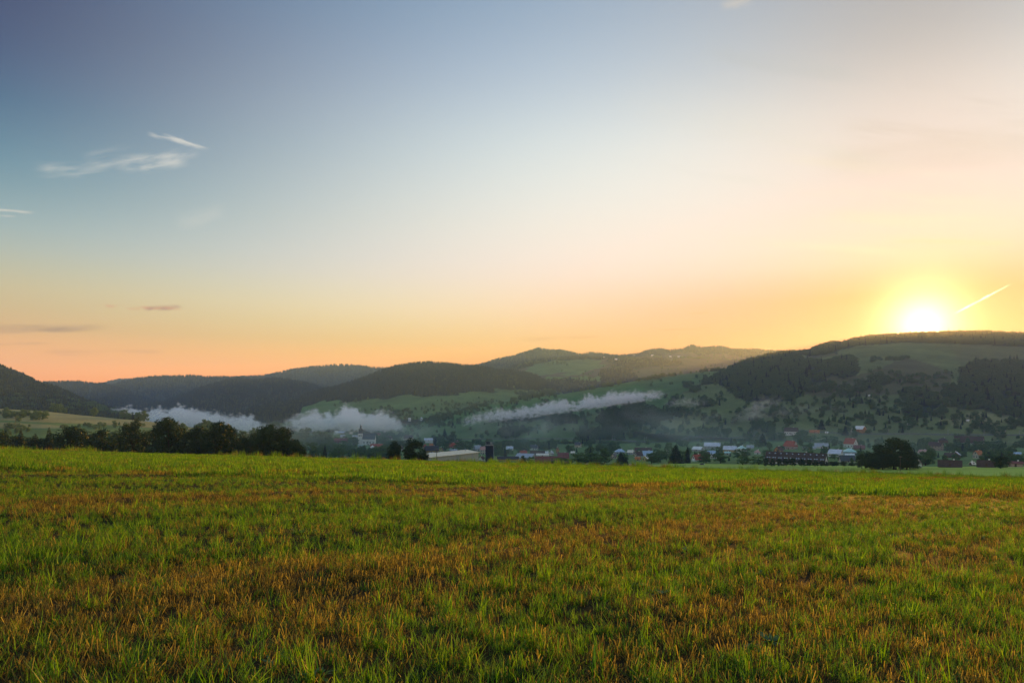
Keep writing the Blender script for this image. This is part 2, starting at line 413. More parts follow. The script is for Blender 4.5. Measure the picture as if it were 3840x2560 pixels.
hill('D2', 'hill', [(830,1580),(870,1556),(930,1532),(1000,1512),(1060,1502),(1110,1496),(1160,1500),(1250,1520)],
     [(830,2000),(1250,2050)], [(830,1590),(1250,1580)], [(830,1650),(1250,1650)], tree_h=9, rough=3, label='small dark wooded spur left of the conifer hill')
hill('D', 'hill', [(540,1545),(570,1528),(608,1507),(640,1491),(704,1469),(752,1450),(800,1437),(847,1421),(895,1413),(959,1421),(1023,1413),(1087,1421),(1150,1431),(1214,1450),(1262,1475),(1330,1505),(1400,1540)],
     [(540,2700),(1400,2700)], [(540,1560),(1400,1560)], [(540,2050),(1400,2050)], tree_h=11, rough=6, label='blue grey wooded hill behind the left fog bank')
hill('B0', 'hill', [(200,1500),(300,1482),(400,1480),(460,1489),(510,1505),(545,1517),(620,1545)],
     [(200,2700),(620,2700)], [(200,1560),(620,1560)], [(200,2200),(620,2200)], tree_h=11, rough=4, label='low dark wooded point at the left end of the fog')
hill('B', 'hill', [(-400,1440),(0,1432),(143,1430),(198,1429),(255,1427),(303,1427),(335,1434),(392,1436),(430,1446),(520,1475),(640,1500),(800,1530)],
     [(-400,3100),(800,3100)], [(-400,1560),(800,1560)], [(-400,2400),(800,2400)], tree_h=10, rough=6, label='hazy blue wooded hill behind the far left hill')
hill('B2', 'hill', [(320,1480),(400,1447),(446,1431),(510,1416),(587,1405),(640,1406),(713,1404),(800,1408),(863,1408),(950,1414),(1100,1424),(1250,1445),(1400,1480)],
     [(320,3500),(1400,3500)], [(320,1555),(1400,1550)], [(320,2700),(1400,2800)], tree_h=10, rough=7, label='broad hazy blue hill closing the valley on the left')
hill('C', 'hill', [(330,1450),(370,1436),(447,1418),(510,1414),(560,1416),(640,1428),(760,1450)],
     [(330,4600),(760,4600)], [(330,1520),(760,1520)], [(330,3900),(760,3900)], tree_h=9, label='faint sliver of the farthest hill on the left horizon')
hill('B3', 'hill', [(780,1430),(895,1409),(959,1407),(1016,1400),(1064,1389),(1118,1378),(1182,1370),(1262,1364),(1344,1368),(1408,1375),(1478,1378),(1560,1390),(1700,1402),(1850,1430)],
     [(780,4000),(1850,4000)], [(780,1530),(1850,1530)], [(780,3200),(1850,3200)], tree_h=9, rough=8, label='hazy blue ridge left of the conifer hill')
hill('F2', 'hill', [(1860,1420),(1900,1385),(1936,1370),(1984,1357),(2073,1344),(2159,1338),(2239,1344),(2318,1340),(2420,1335),(2560,1340),(2700,1345),(2850,1360),(3000,1380),(3150,1420)],
     [(1860,2750),(3150,2750)], [(1860,1545),(3150,1530)], [(1860,1950),(3150,2000)], tree_h=2, rough=9, label='rolling farmland with hedges below the far ridge')
hill('F', 'hill', [(1640,1420),(1740,1378),(1800,1362),(1860,1344),(1920,1333),(1984,1314),(2019,1303),(2057,1310),(2099,1310),(2140,1317),(2175,1326),(2217,1318),(2271,1325),(2322,1330),(2383,1326),(2430,1310),(2475,1304),(2504,1310),(2558,1306),(2592,1291),(2640,1301),(2668,1296),(2703,1296),(2751,1306),(2815,1307),(2895,1313),(2975,1312),(3025,1318),(3150,1326),(3400,1360)],
     [(1640,3500),(3400,3500)], [(1640,1520),(3400,1500)], [(1640,2600),(3400,2600)], tree_h=9, rough=10, label='far ridge with a small summit under the orange sky')
def top_z(X, Y, skip=()):
    z = base_z(X, Y)
    for k, h in hills.items():
        if k not in skip: z = np.maximum(z, h.z(X, Y))
    return z
def proj(X, Y, Z):
    return 1920 + FPX * X / Y, HOR - FPX * (Z - EYE) / Y
_march = np.concatenate([np.arange(230, 1500, 1.5), np.arange(1500, 4200, 5.0)])
def hit(sx, sy, ymin=230):
    """where the line of sight through a pixel meets the land"""
    Y = _march[_march >= ymin]; X = (sx - 1920) / FPX * Y
    Zr = EYE + (HOR - sy) / FPX * Y
    Z = top_z(X, Y)
    i = int(np.argmax(Z >= Zr)) if (Z >= Zr).any() else int(np.argmin(Zr - Z))
    return float(X[i]), float(Y[i]), float(Z[i])
def inpoly(px, py, poly):
    px = np.asarray(px); py = np.asarray(py)
    c = np.zeros(px.shape, bool); n = len(poly)
    for i in range(n):
        (x1, y1), (x2, y2) = poly[i], poly[(i + 1) % n]
        cond = ((y1 > py) != (y2 > py)) & (px < (x2 - x1) * (py - y1) / (y2 - y1 + 1e-9) + x1)
        c ^= cond
    return c

# land cover: each entry is an outline on the land (given by the pixels it covers) and its kind
DARK, MEAD, PALE, LUSH, STRIP, OLIVE = (0.03,0.045,0.022), (0.105,0.175,0.055), (0.23,0.23,0.10), (0.10,0.19,0.05), (0.30,0.40,0.07), (0.10,0.10,0.045)
WOODS = {
 'H': [[(2560,1470),(2713,1390),(2783,1350),(2885,1320),(2980,1300),(2978,1345),(3032,1357),(3200,1349),(3200,1397),(3001,1461),(2959,1505),(2783,1499),(2690,1441),(2592,1445)],
       [(2975,1320),(3070,1280),(3200,1255),(3450,1235),(3840,1230),(4700,1300),(4700,1345),(3840,1300),(3660,1292),(3400,1282),(3200,1300),(3140,1320),(3030,1338)],
       [(3566,1480),(3600,1380),(3700,1352),(3840,1350),(4700,1400),(4700,1580),(3840,1560),(3700,1545),(3590,1540)],
       [(3205,1425),(3300,1400),(3340,1430),(3290,1455),(3210,1455)],
       [(3390,1460),(3480,1450),(3540,1500),(3540,1545),(3450,1560),(3400,1540)]],
 'E': [[(1000,1560),(1090,1505),(1200,1440),(1430,1370),(1615,1340),(1800,1350),(1950,1380),(2060,1410),(2140,1465),(2060,1462),(1920,1462),(1800,1466),(1600,1480),(1400,1492),(1300,1500),(1190,1508),(1100,1535),(1040,1558)]],
 'G': [], 'F2': [[(1850,1420),(1936,1362),(2073,1336),(2159,1330),(2260,1338),(2260,1348),(2160,1344),(2075,1352),(1990,1372),(1920,1395),(1880,1440)],
        [(2245,1410),(2270,1385),(2360,1385),(2390,1420),(2400,1430),(2260,1432)], [(2270,1350),(2400,1345),(2560,1362),(2560,1378),(2400,1380),(2300,1375)],
        [(1900,1450),(2050,1424),(2380,1425),(2400,1440),(2600,1425),(2700,1395),(2800,1400),(2800,1460),(1900,1480)]],
 'F': [[(1640,1430),(1800,1350),(1984,1300),(2100,1290),(2300,1310),(2470,1290),(2640,1280),(3025,1300),(3400,1350),(3400,1380),(3025,1344),(2800,1336),(2640,1322),(2560,1320),(2470,1330),(2300,1352),(2100,1368),(1984,1385),(1850,1420),(1700,1470)]],
}
ALLWOOD = {'A', 'D', 'D2', 'B0', 'B', 'B2', 'C', 'B3'}
FIELDS = {
 'H': [([(2975,1347),(3145,1318),(3150,1332),(3030,1357)], OLIVE), ([(3000,1465),(3070,1428),(3200,1398),(3420,1340),(3560,1400),(3560,1470),(3300,1480),(3060,1480)], OLIVE),
       ([(3550,1294),(3840,1296),(4700,1330),(4700,1400),(3840,1352),(3600,1370)], (0.13, 0.14, 0.055)), ([(3520,1575),(3640,1552),(3780,1556),(3840,1575),(3700,1600),(3560,1590)], PALE)],
 'E': [([(950,1570),(1010,1555),(1190,1506),(1300,1502),(1180,1530),(1020,1565)], LUSH), ([(1400,1520),(1560,1500),(1900,1478),(2100,1470),(2100,1500),(1800,1510),(1500,1545)], MEAD)],
 'G': [([(1380,1660),(1633,1560),(1960,1485),(2286,1435),(2720,1380),(2730,1420),(2450,1470),(2200,1520),(1900,1560),(1600,1610)], LUSH), ([(2380,1470),(2450,1415),(2720,1380),(2730,1430),(2600,1450)], MEAD)],
 'LS': [([(-900,1490),(0,1525),(600,1575),(900,1630),(700,1612),(400,1592),(0,1575),(-900,1560)], PALE), ([(-900,1570),(0,1582),(240,1595),(240,1605),(0,1605),(-900,1600)], PALE)],
 'F2': [([(2020,1350),(2160,1346),(2250,1350),(2250,1380),(2180,1400),(2000,1400),(1960,1385)], MEAD), ([(2040,1412),(2200,1405),(2390,1412),(2390,1424),(2050,1426)], LUSH), ([(2360,1385),(2560,1380),(2560,1400),(2390,1412)], OLIVE)],
 'F': [],
 'base': [([(2330,1765),(2330,1743),(2600,1737),(2850,1741),(3200,1746),(3450,1749),(3840,1748),(4700,1747),(4700,1850),(2330,1850)], STRIP)],
}
CHANGE = {'G': MEAD, 'H': (0.14, 0.17, 0.06), 'E': MEAD, 'LS': MEAD, 'F2': (0.10, 0.085, 0.05), 'F': (0.085, 0.062, 0.048), 'base': MEAD}
def cover(key, X, Y, Z):
    sx, sy = proj(X, np.maximum(Y, 1), Z)
    if key in WOODS:
        sx = sx + 70 * (fbm(X / 55 + 3, Y / 55, 3) - 0.47); sy = sy + 34 * (fbm(X / 55, Y / 55 + 11, 3) - 0.47)
    col = np.tile(np.array(DARK if key in ALLWOOD else CHANGE.get(key, MEAD)), (len(X), 1))
    n = fbm(X / 60.0 + 50, Y / 60.0, 4)
    col *= (0.75 + 0.5 * n)[:, None]
    for poly, c in FIELDS.get(key, []):
        k = inpoly(sx, sy, poly); col[k] = np.array(c) * (0.85 + 0.3 * n[k])[:, None]
    for poly in WOODS.get(key, []):
        col[inpoly(sx, sy, poly)] = DARK
    return col
GM = ground_mat('meadow_ground')
def terrain(name, X, Y, Z, key, material=None):
    r, c = X.shape
    idx = np.arange(r * c).reshape(r, c)
    F = np.stack([idx[:-1,:-1], idx[:-1,1:], idx[1:,1:], idx[1:,:-1]], -1).reshape(-1, 4)
    me = quads_mesh(name, np.stack([X, Y, Z], -1).reshape(-1, 3), F, [material or GM], True)
    at = me.color_attributes.new('cover', 'FLOAT_COLOR', 'POINT')
    col = np.ones((r * c, 4), np.float32)
    col[:, :3] = cover(key, X.ravel(), Y.ravel(), Z.ravel())
    at.data.foreach_set('color', col.ravel())
    return ob(name, me)
# valley sheet, from behind the camera to beyond the last hill
ys = np.concatenate([np.linspace(-40, 20, 8), np.exp(np.linspace(np.log(25), np.log(5200), 330))])
vv = np.linspace(-1, 1, 361)
Yg = np.repeat(ys[:, None], 361, 1); Xg = vv[None, :] * (45 + 1.08 * np.maximum(Yg, 0))
o = terrain('valley_ground', Xg, Yg, base_z(Xg, Yg), 'base')
tag(o, 'green valley floor with meadows below the hills', kind='structure')
for key, h in hills.items():
    ss = np.linspace(h.s0, h.s1, max(30, int((h.s1 - h.s0) / 9)))
    tt = np.concatenate([np.linspace(-0.015, 1, 70), np.linspace(1.04, 1 + h.back, 12)])
    Yc, Yf, _, _ = h.at(ss)
    Yg = Yf[None, :] + (Yc - Yf)[None, :] * tt[:, None]
    Xg = (ss[None, :] - 1920) / FPX * Yg
    Zg = h.z(Xg, Yg)
    Zg = np.where(Zg < -300, base_z(Xg, Yg) - 40, Zg)
    tag(terrain(h.name, Xg, Yg, Zg, key), h.label, kind='structure')
# ------------------------------------------------------------------ the mown field in front
def field_cover_w(X, Y):
    """0 green regrowth .. 1 straw coloured stubble; swaths run away to the right"""
    s = -0.68 * X + 0.73 * Y; t = 0.73 * X + 0.68 * Y
    s = s + 1.5 * (fbm(X / 9.0, Y / 9.0 + 40, 3) - 0.47) * 2
    b = np.interp(s, [-20, -9, -6, -3, -1, 1, 2.5, 3.5, 4.8, 6.8, 8.6, 10.8, 13, 16.8, 19, 24, 28, 33, 40, 50, 60, 75, 90],
                     [.35, .7, .4, .75, .3, .5, .3, .6, .2, .95, .6, .08, .3, .9, .3, .1, .45, .15, .5, .15, .4, .2, .5])
    b = 0.7 * b + 0.3 * vnoise(s / 0.8 + 70, t / 14.0) + 0.25 * np.clip((Y - 80) / 30, 0, 1)
    p = fbm(X / 1.6 + 5, Y / 1.6, 4)
    return np.clip((0.72 * b + 0.5 * p - 0.50) * 4.0 + 0.16, 0, 1)
def field_top(X, Y):
    s = -0.68 * X + 0.73 * Y
    return field_z(X, Y) + 0.12 * (fbm(X / 1.6, Y / 1.6, 3) - 0.47) + 0.10 * (vnoise(s / 1.4 + 3, X / 30.0) - 0.5) - 0.9 * np.clip((Y - 118) / 8, 0, 1)
ys = np.concatenate([np.linspace(-30, 1, 12), np.exp(np.linspace(np.log(1.5), np.log(126), 260))])
vv = np.linspace(-1, 1, 361)
Yg = np.repeat(ys[:, None], 361, 1); Xg = vv[None, :] * (30 + 1.0 * np.maximum(Yg, 0))
Zg = field_top(Xg, Yg)
idx = np.arange(Xg.size).reshape(Xg.shape)
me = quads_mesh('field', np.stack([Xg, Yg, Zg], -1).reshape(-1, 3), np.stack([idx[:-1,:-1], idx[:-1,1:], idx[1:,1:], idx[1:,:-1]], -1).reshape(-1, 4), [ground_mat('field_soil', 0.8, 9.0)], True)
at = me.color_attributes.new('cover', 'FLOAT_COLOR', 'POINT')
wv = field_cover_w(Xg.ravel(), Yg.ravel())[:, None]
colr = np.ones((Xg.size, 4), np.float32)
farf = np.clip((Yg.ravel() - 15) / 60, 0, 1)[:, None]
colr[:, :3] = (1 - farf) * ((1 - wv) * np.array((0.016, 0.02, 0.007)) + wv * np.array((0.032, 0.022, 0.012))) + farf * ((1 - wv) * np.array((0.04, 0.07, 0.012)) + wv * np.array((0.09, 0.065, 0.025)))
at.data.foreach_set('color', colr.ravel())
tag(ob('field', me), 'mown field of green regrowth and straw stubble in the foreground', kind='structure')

# ------------------------------------------------------------------ scattering (for what nobody could count)
protos = bpy.data.collections.new('prototypes')          # not linked to the scene
def proto(name, me):
    o = bpy.data.objects.new(name, me); protos.objects.link(o); return o
def scatter(name, label, P, R, S, I, objs):
    """one object whose points carry copies of a few small meshes"""
    me = bpy.data.meshes.new(name)
    me.vertices.add(len(P)); me.vertices.foreach_set('co', np.asarray(P, np.float32).ravel())
    for nm, ty, arr in (('rot', 'FLOAT_VECTOR', R), ('scl', 'FLOAT_VECTOR', S), ('pick', 'INT', I)):
        a = me.attributes.new(nm, ty, 'POINT')
        a.data.foreach_set('value' if ty == 'INT' else 'vector', np.asarray(arr, np.int32 if ty == 'INT' else np.float32).ravel())
    o = ob(name, me)
    ng = bpy.data.node_groups.new(name, 'GeometryNodeTree')
    ng.interface.new_socket('Geometry', in_out='INPUT', socket_type='NodeSocketGeometry')
    ng.interface.new_socket('Geometry', in_out='OUTPUT', socket_type='NodeSocketGeometry')
    N = ng.nodes; L = ng.links
    gi, go = N.new('NodeGroupInput'), N.new('NodeGroupOutput')
    jn = N.new('GeometryNodeJoinGeometry')
    for p in reversed(objs):
        oi = N.new('GeometryNodeObjectInfo'); oi.inputs['Object'].default_value = p; oi.inputs['As Instance'].default_value = False
        gti = N.new('GeometryNodeGeometryToInstance')
        L.new(oi.outputs['Geometry'], gti.inputs[0]); L.new(gti.outputs[0], jn.inputs[0])
    iop = N.new('GeometryNodeInstanceOnPoints'); iop.inputs['Pick Instance'].default_value = True
    m2p = N.new('GeometryNodeMeshToPoints')
    L.new(gi.outputs[0], m2p.inputs[0]); L.new(m2p.outputs[0], iop.inputs['Points']); L.new(jn.outputs[0], iop.inputs['Instance'])
    def na(nm, ty):
        x = N.new('GeometryNodeInputNamedAttribute'); x.data_type = ty; x.inputs[0].default_value = nm; return x.outputs[0]
    e2r = N.new('FunctionNodeEulerToRotation'); L.new(na('rot', 'FLOAT_VECTOR'), e2r.inputs[0])
    L.new(e2r.outputs[0], iop.inputs['Rotation']); L.new(na('scl', 'FLOAT_VECTOR'), iop.inputs['Scale']); L.new(na('pick', 'INT'), iop.inputs['Instance Index'])
    L.new(iop.outputs[0], go.inputs[0])
    md = o.modifiers.new('scatter', 'NODES'); md.node_group = ng
    return tag(o, label, kind='stuff')

# ---- grass blades, straw stalks, small broad leaves
GREEN = leaf_mat('grass_green', (0.010, 0.07, 0.003), (0.19, 0.36, 0.005), 0.62, 0.42, 0.03, 1.8, 1.9)
STRAW = leaf_mat('straw', (0.020, 0.016, 0.006), (0.42, 0.36, 0.085), 0.5, 0.6, 0.015, 1.5, 1.8)
WEED = leaf_mat('weed_leaf', (0.03, 0.10, 0.02), (0.06, 0.15, 0.03), 0.4, 0.4, 0.05)
def blade(V, F, base, ang, lean, L, wd, curl, n=4, taper=True):
    d = np.array((math.cos(ang), math.sin(ang), 0)); sd = np.array((-math.sin(ang), math.cos(ang), 0))
    p = np.array(base, float); th = lean; st = len(V)
    for i in range(n + 1):
        k = i / n
        wk = wd * ((1 - k) ** 0.7 * (0.6 + 0.8 * k) if taper else 1.0) * 0.5 + 0.0004
        V.append(p - sd * wk); V.append(p + sd * wk)
        if i < n:
            p = p + (d * math.sin(th) + np.array((0, 0, 1)) * math.cos(th)) * (L / n); th += curl / n
            F.append((st+2*i, st+2*i+1, st+2*i+3, st+2*i+2))
def tuft(name, n, rad, Lr, wd, lean, curl, m_, taper=True, seg=4, flop=0.0):
    V, F = [], []
    for i in range(n):
        a = random.uniform(0, 6.283); r = rad * math.sqrt(random.random())
        b = (r * math.cos(a), r * math.sin(a), -0.01)
        le = random.uniform(0.0, lean) if random.random() > flop else random.uniform(1.0, 1.4)
        blade(V, F, b, random.uniform(0, 6.283), le, random.uniform(*Lr), wd * random.uniform(0.7, 1.3), random.uniform(0, curl), seg, taper)
    return proto(name, quads_mesh(name, V, F, [m_]))
greens = [tuft('grass_tuft', 22, 0.085, (0.06, 0.22), 0.0055, 0.6, 1.5, GREEN, True, 5) for _ in range(4)] + \
         [tuft('tall_grass_tuft', 16, 0.07, (0.16, 0.36), 0.0085, 0.4, 2.2, GREEN, True, 6) for _ in range(3)]
straws = [tuft('stubble_clump', 26, 0.10, (0.03, 0.14), 0.0042, 0.5, 0.7, STRAW, False, 3, 0.25) for _ in range(4)]
def weed(n):
    V, F = [], []
    for i in range(n):
        a = random.uniform(0, 6.283)
        blade(V, F, (0, 0, 0), a, random.uniform(0.4, 1.2), random.uniform(0.06, 0.13), random.uniform(0.03, 0.05), 0.9, 4)
    return proto('weed_rosette', quads_mesh('weed_rosette', V, F, [WEED]))
weeds = [weed(14), weed(10)]
DEWM = bpy.data.materials.new('dew'); DEWM.use_nodes = True
_d = DEWM.node_tree.nodes['Principled BSDF']
_d.inputs['Base Color'].default_value = (0.5, 0.6, 0.3, 1); _d.inputs['Roughness'].default_value = 0.12; _d.inputs['Specular IOR Level'].default_value = 1.0
_bm = bmesh.new(); bmesh.ops.create_icosphere(_bm, subdivisions=2, radius=0.004); _me = bpy.data.meshes.new('dew_drop'); _bm.to_mesh(_me); _bm.free()
_me.materials.append(DEWM); _me.polygons.foreach_set('use_smooth', [True] * len(_me.polygons))
drop = proto('dew_drop', _me)
# coarser clumps for the far part of the field
far_g = [tuft('far_grass_clump', 46, 0.32, (0.10, 0.26), 0.022, 0.5, 1.0, GREEN, True, 2) for _ in range(3)]
far_s = [tuft('far_stubble_clump', 46, 0.32, (0.07, 0.19), 0.018, 0.4, 0.5, STRAW, True, 2) for _ in range(3)]
def field_points(y0, y1, dens):
    A = (y1*y1 - y0*y0) * 0.96
    n = int(A * dens)
    Y = np.sqrt(rng.uniform(y0*y0, y1*y1, n)); X = rng.uniform(-0.96, 0.96, n) * Y
    return X, Y
def lay(bands):
    P, W, U, K = [], [], [], []
    for y0, y1, dens in bands:
        X, Y = field_points(y0, y1, dens)
        P.append(np.stack([X, Y, field_top(X, Y)], -1)); W.append(field_cover_w(X, Y)); U.append(rng.random(len(X)))
    return np.concatenate(P), np.concatenate(W), np.concatenate(U)
def rots(n, tilt=0.15):
    return np.stack([rng.normal(0, tilt, n), rng.normal(0, tilt, n), rng.uniform(0, 6.283, n)], -1)
P, W, U = lay([(2.6, 9, 115), (9, 18, 62), (18, 32, 34)])
g = U > 0.06 + 0.74 * W
Pg, Ps = P[g], P[~g | (rng.random(len(P)) < 0.28)]
n = len(Pg); tall = (rng.random(n) < 0.06 + 0.22 * np.clip((fbm(Pg[:,0]/0.9+3, Pg[:,1]/0.9, 3) - 0.5) * 6, 0, 1))
k = rng.uniform(0.42, 0.95, n) * (0.72 + 0.56 * fbm(Pg[:,0]/2.0, Pg[:,1]/2.0+9, 3))
scatter('grass', 'green grass blades regrowing across the mown field', Pg, rots(n), np.stack([k, k, k], -1), np.where(tall, rng.integers(4, 7, n), rng.integers(0, 4, n)), greens)
n = len(Ps); k = rng.uniform(0.55, 1.05, n)
rs = rots(n, 0.12); rs[:, 0] += 0.12
scatter('stubble', 'brown straw stubble standing in swaths across the field', Ps, rs, np.stack([k, k, k * rng.uniform(0.7, 1.25, n)], -1), rng.integers(0, 4, n), straws)
X, Y = field_points(2.8, 16, 3.0)
kk = fbm(X / 1.1 + 30, Y / 1.1, 3) > 0.55
X, Y = X[kk], Y[kk]; n = len(X); k = rng.uniform(0.6, 1.3, n)
scatter('weeds', 'low broad leaved weeds among the stubble', np.stack([X, Y, field_top(X, Y)], -1), rots(n), np.stack([k]*3, -1), rng.integers(0, 2, n), weeds)
X, Y = field_points(3.2, 26, 5.0)
kk = rng.random(len(X)) < np.clip(0.25 + 1.1 * X / np.maximum(Y, 1), 0.05, 1) * (fbm(X / 0.8 + 60, Y / 0.8, 3) > 0.48)
X, Y = X[kk], Y[kk]; n = len(X); k = rng.uniform(0.5, 1.1, n) * np.clip(Y / 9, 0.8, 2)
scatter('dew', 'dew drops sparkling on the grass tips', np.stack([X, Y, field_top(X, Y) + rng.uniform(0.10, 0.2, n)], -1), rots(n), np.stack([k]*3, -1), np.zeros(n), [drop])
P, W, U = lay([(26, 50, 10.0), (50, 85, 5.0), (85, 120, 3.0)])
g = U > 0.24 + 0.66 * W
for nm, lb, sel, pr in (('far_grass', 'green grass on the far half of the mown field', g, far_g), ('far_stubble', 'tan stubble and seed heads on the far half of the mown field', ~g, far_s)):
    Q = P[sel]; n = len(Q); k = rng.uniform(0.7, 1.3, n)
    scatter(nm, lb, Q, rots(n, 0.08), np.stack([k, k, k * rng.uniform(0.8, 1.3, n)], -1), rng.integers(0, 3, n), pr)

X, Y = field_points(78, 118, 0.5)
kk = fbm(X / 6.0 + 20, Y / 4.0, 3) > 0.5; X, Y = X[kk], Y[kk]; n = len(X); k = rng.uniform(0.8, 1.5, n)
scatter('tall_weeds', 'taller weeds and seed heads along the far crest of the field', np.stack([X, Y, field_top(X, Y)], -1), rots(n, 0.1), np.stack([k, k, k * rng.uniform(1.6, 4.2, n)], -1), rng.integers(0, 6, n), far_g[:2] + far_s + far_g[2:])

# ------------------------------------------------------------------ trees
BARK = mat('bark', (0.055, 0.042, 0.03), 0.95, 0.35, 3.0)
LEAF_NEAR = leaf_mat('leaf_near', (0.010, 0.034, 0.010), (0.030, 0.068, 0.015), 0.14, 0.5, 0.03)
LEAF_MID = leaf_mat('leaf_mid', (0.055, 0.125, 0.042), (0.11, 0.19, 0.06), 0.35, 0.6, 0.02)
NEEDLE = leaf_mat('needle', (0.014, 0.034, 0.018), (0.030, 0.056, 0.026), 0.2, 0.6, 0.02)
def leaf_cards(centers, normals, size, r):
    n = len(centers)
    d = r.normal(size=(n, 3)) + normals * 0.9
    d /= np.linalg.norm(d, axis=1, keepdims=True)
    a = np.cross(d, r.normal(size=(n, 3))); a /= np.linalg.norm(a, axis=1, keepdims=True)
    b = np.cross(d, a)
    s = (size * r.uniform(0.6, 1.35, n))[:, None]
    c = centers
    V = np.stack([c - a*s*0.9, c - b*s*0.45 - a*s*0.1, c + a*s, c + b*s*0.5 + a*s*0.05], 1).reshape(-1, 3)
    return V
def crown_mesh(name, n_leaf, size, lobes, seed, m_, shape='round', wide=0.5):
    """leaf clusters spread over lobes; unit height, foot at z=0"""
    r = np.random.default_rng(seed)
    L = []
    for i in range(lobes):
        while True:
            p = r.uniform(-1, 1, 3)
            if (p * p).sum() < 1: break
        z = 0.56 + p[2] * 0.37
        if shape == 'round': k = math.sqrt(max(0.05, 1 - abs((z - 0.52) / 0.5) ** 2.2))
        elif shape == 'vase': k = 0.45 + 0.6 * min(1, z / 0.75) * (1 if z < 0.85 else 0.7)
        else: k = math.sqrt(max(0.05, 1 - abs((z - 0.45) / 0.58) ** 2))
        L.append((p[0] * wide * 0.78 * k, p[1] * wide * 0.78 * k, z, r.uniform(0.09, 0.17) * (0.7 + wide * 0.6)))
    for i in range(max(3, lobes // 4)):      # low skirts
        a = r.uniform(0, 6.283); q = r.uniform(0.3, 0.8) * wide
        L.append((q * math.cos(a), q * math.sin(a), r.uniform(0.12, 0.3), r.uniform(0.09, 0.14)))
    L = np.array(L)
    pick = r.integers(0, len(L), n_leaf)
    d = r.normal(size=(n_leaf, 3)); d /= np.linalg.norm(d, axis=1, keepdims=True)
    rad = L[pick, 3] * r.uniform(0.45, 1.08, n_leaf)
    c = L[pick, :3] + d * rad[:, None] * np.array((1, 1, 0.82))
    c[:, 2] = np.clip(c[:, 2], 0.03, 1.02)
    V = leaf_cards(c, d, size, r)
    return quads_mesh(name, V, np.arange(len(V)).reshape(-1, 4), [m_])
def tube(V, F, pts, rads, k=7):
    st = len(V)
    for i, (p, rr) in enumerate(zip(pts, rads)):
        for j in range(k):
            a = 2 * math.pi * j / k
            V.append((p[0] + rr * math.cos(a), p[1] + rr * math.sin(a), p[2]))
    for i in range(len(pts) - 1):
        for j in range(k):
            F.append((st+i*k+j, st+i*k+(j+1) % k, st+(i+1)*k+(j+1) % k, st+(i+1)*k+j))
def trunk_mesh(name, seed, limbs=6, wide=0.5):
    r = random.Random(seed); V, F = [], []
    tube(V, F, [(0,0,-0.03), (0.004,0,0.08), (0.01,0.005,0.3), (0.0,0.0,0.55), (0.01,0.0,0.8)], [0.034, 0.026, 0.021, 0.013, 0.004])
    for i in range(limbs):
        a = 6.283 * i / limbs + r.uniform(-.4, .4); z = r.uniform(0.16, 0.5); q = r.uniform(0.5, 0.85) * wide
        tube(V, F, [(0, 0, z), (0.35*q*math.cos(a), 0.35*q*math.sin(a), z + 0.12), (q*math.cos(a), q*math.sin(a), z + r.uniform(0.2, 0.35))], [0.014, 0.009, 0.003], 5)
    return quads_mesh(name, V, F, [BARK], True)
def conifer_mesh(name, n, seed, wide=0.2, size=0.02):
    r = np.random.default_rng(seed)
    z = 0.06 + 0.94 * (1 - np.sqrt(r.random(n)))
    tier = 1 - 0.35 * ((z * 17) % 1.0)
    rad = wide * (1 - z) ** 0.85 * tier * np.sqrt(r.uniform(0.25, 1, n)) + 0.004
    a = r.uniform(0, 6.283, n)
    c = np.stack([rad * np.cos(a), rad * np.sin(a), z - rad * 0.25], -1)
    d = np.stack([np.cos(a), np.sin(a), np.full(n, 0.5)], -1)
    V = leaf_cards(c, d, size * (1.25 - 0.7 * z), r)
    return quads_mesh(name, V, np.arange(len(V)).reshape(-1, 4), [NEEDLE])
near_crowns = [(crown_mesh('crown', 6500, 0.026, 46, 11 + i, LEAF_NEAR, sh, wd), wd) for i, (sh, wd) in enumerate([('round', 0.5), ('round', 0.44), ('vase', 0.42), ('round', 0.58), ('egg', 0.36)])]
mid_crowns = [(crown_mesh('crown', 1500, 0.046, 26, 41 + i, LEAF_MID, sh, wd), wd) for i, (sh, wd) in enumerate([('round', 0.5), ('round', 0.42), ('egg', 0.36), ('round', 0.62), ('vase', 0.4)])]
conifers = [conifer_mesh('crown', 1700, 71 + i, w_, 0.03) for i, w_ in enumerate((0.19, 0.23, 0.16))]
trunks = [trunk_mesh('trunk', 5 + i) for i in range(3)]
def ctrunk():
    V, F = [], []
    tube(V, F, [(0,0,-0.02), (0,0,0.3), (0,0,0.95)], [0.02, 0.014, 0.002], 6)
    return quads_mesh('trunk', V, F, [BARK], True)
CTR = ctrunk()
def tree(kind, x, y, z, h, width=None, label='', group=None, v=None, near=False):
    """a trunk and a crown under one root"""
    root = empty({'c': 'conifer_tree', 'b': 'broadleaf_tree', 's': 'bush'}[kind], (x, y, z), random.uniform(0, 6.28))
    if kind == 'c':
        cm, wd, tm = conifers[v if v is not None else random.randrange(3)], 0.2, CTR
    else:
        pool = near_crowns if near else mid_crowns
        cm, wd = pool[v if v is not None else random.randrange(len(pool))]
        tm = trunks[random.randrange(3)]
    k = (width / (1.66 * wd * h)) if width else random.uniform(0.85, 1.15)
    root.scale = (h * k, h * k, h)
    ob('crown', cm, root); ob('trunk', tm, root)
    tag(root, label, {'c': 'conifer', 'b': 'tree', 's': 'bush'}[kind], group)
    return root
def tree_at(kind, sx, sy_top, wpx, Y=None, sy_base=None, label='', group=None, v=None, near=False):
    """stand a tree on the land so that it covers wpx pixels of width and rises to sy_top"""
    if Y is None: X, Y, Z = hit(sx, sy_base)
    else:
        X = (sx - 1920) / FPX * Y; Z = float(top_z(np.array([X]), np.array([Y]))[0])
    h = max(1.0, EYE + (HOR - sy_top) / FPX * Y - Z)
    return tree(kind, X, Y, Z, h, wpx / FPX * Y, label, group, v, near)
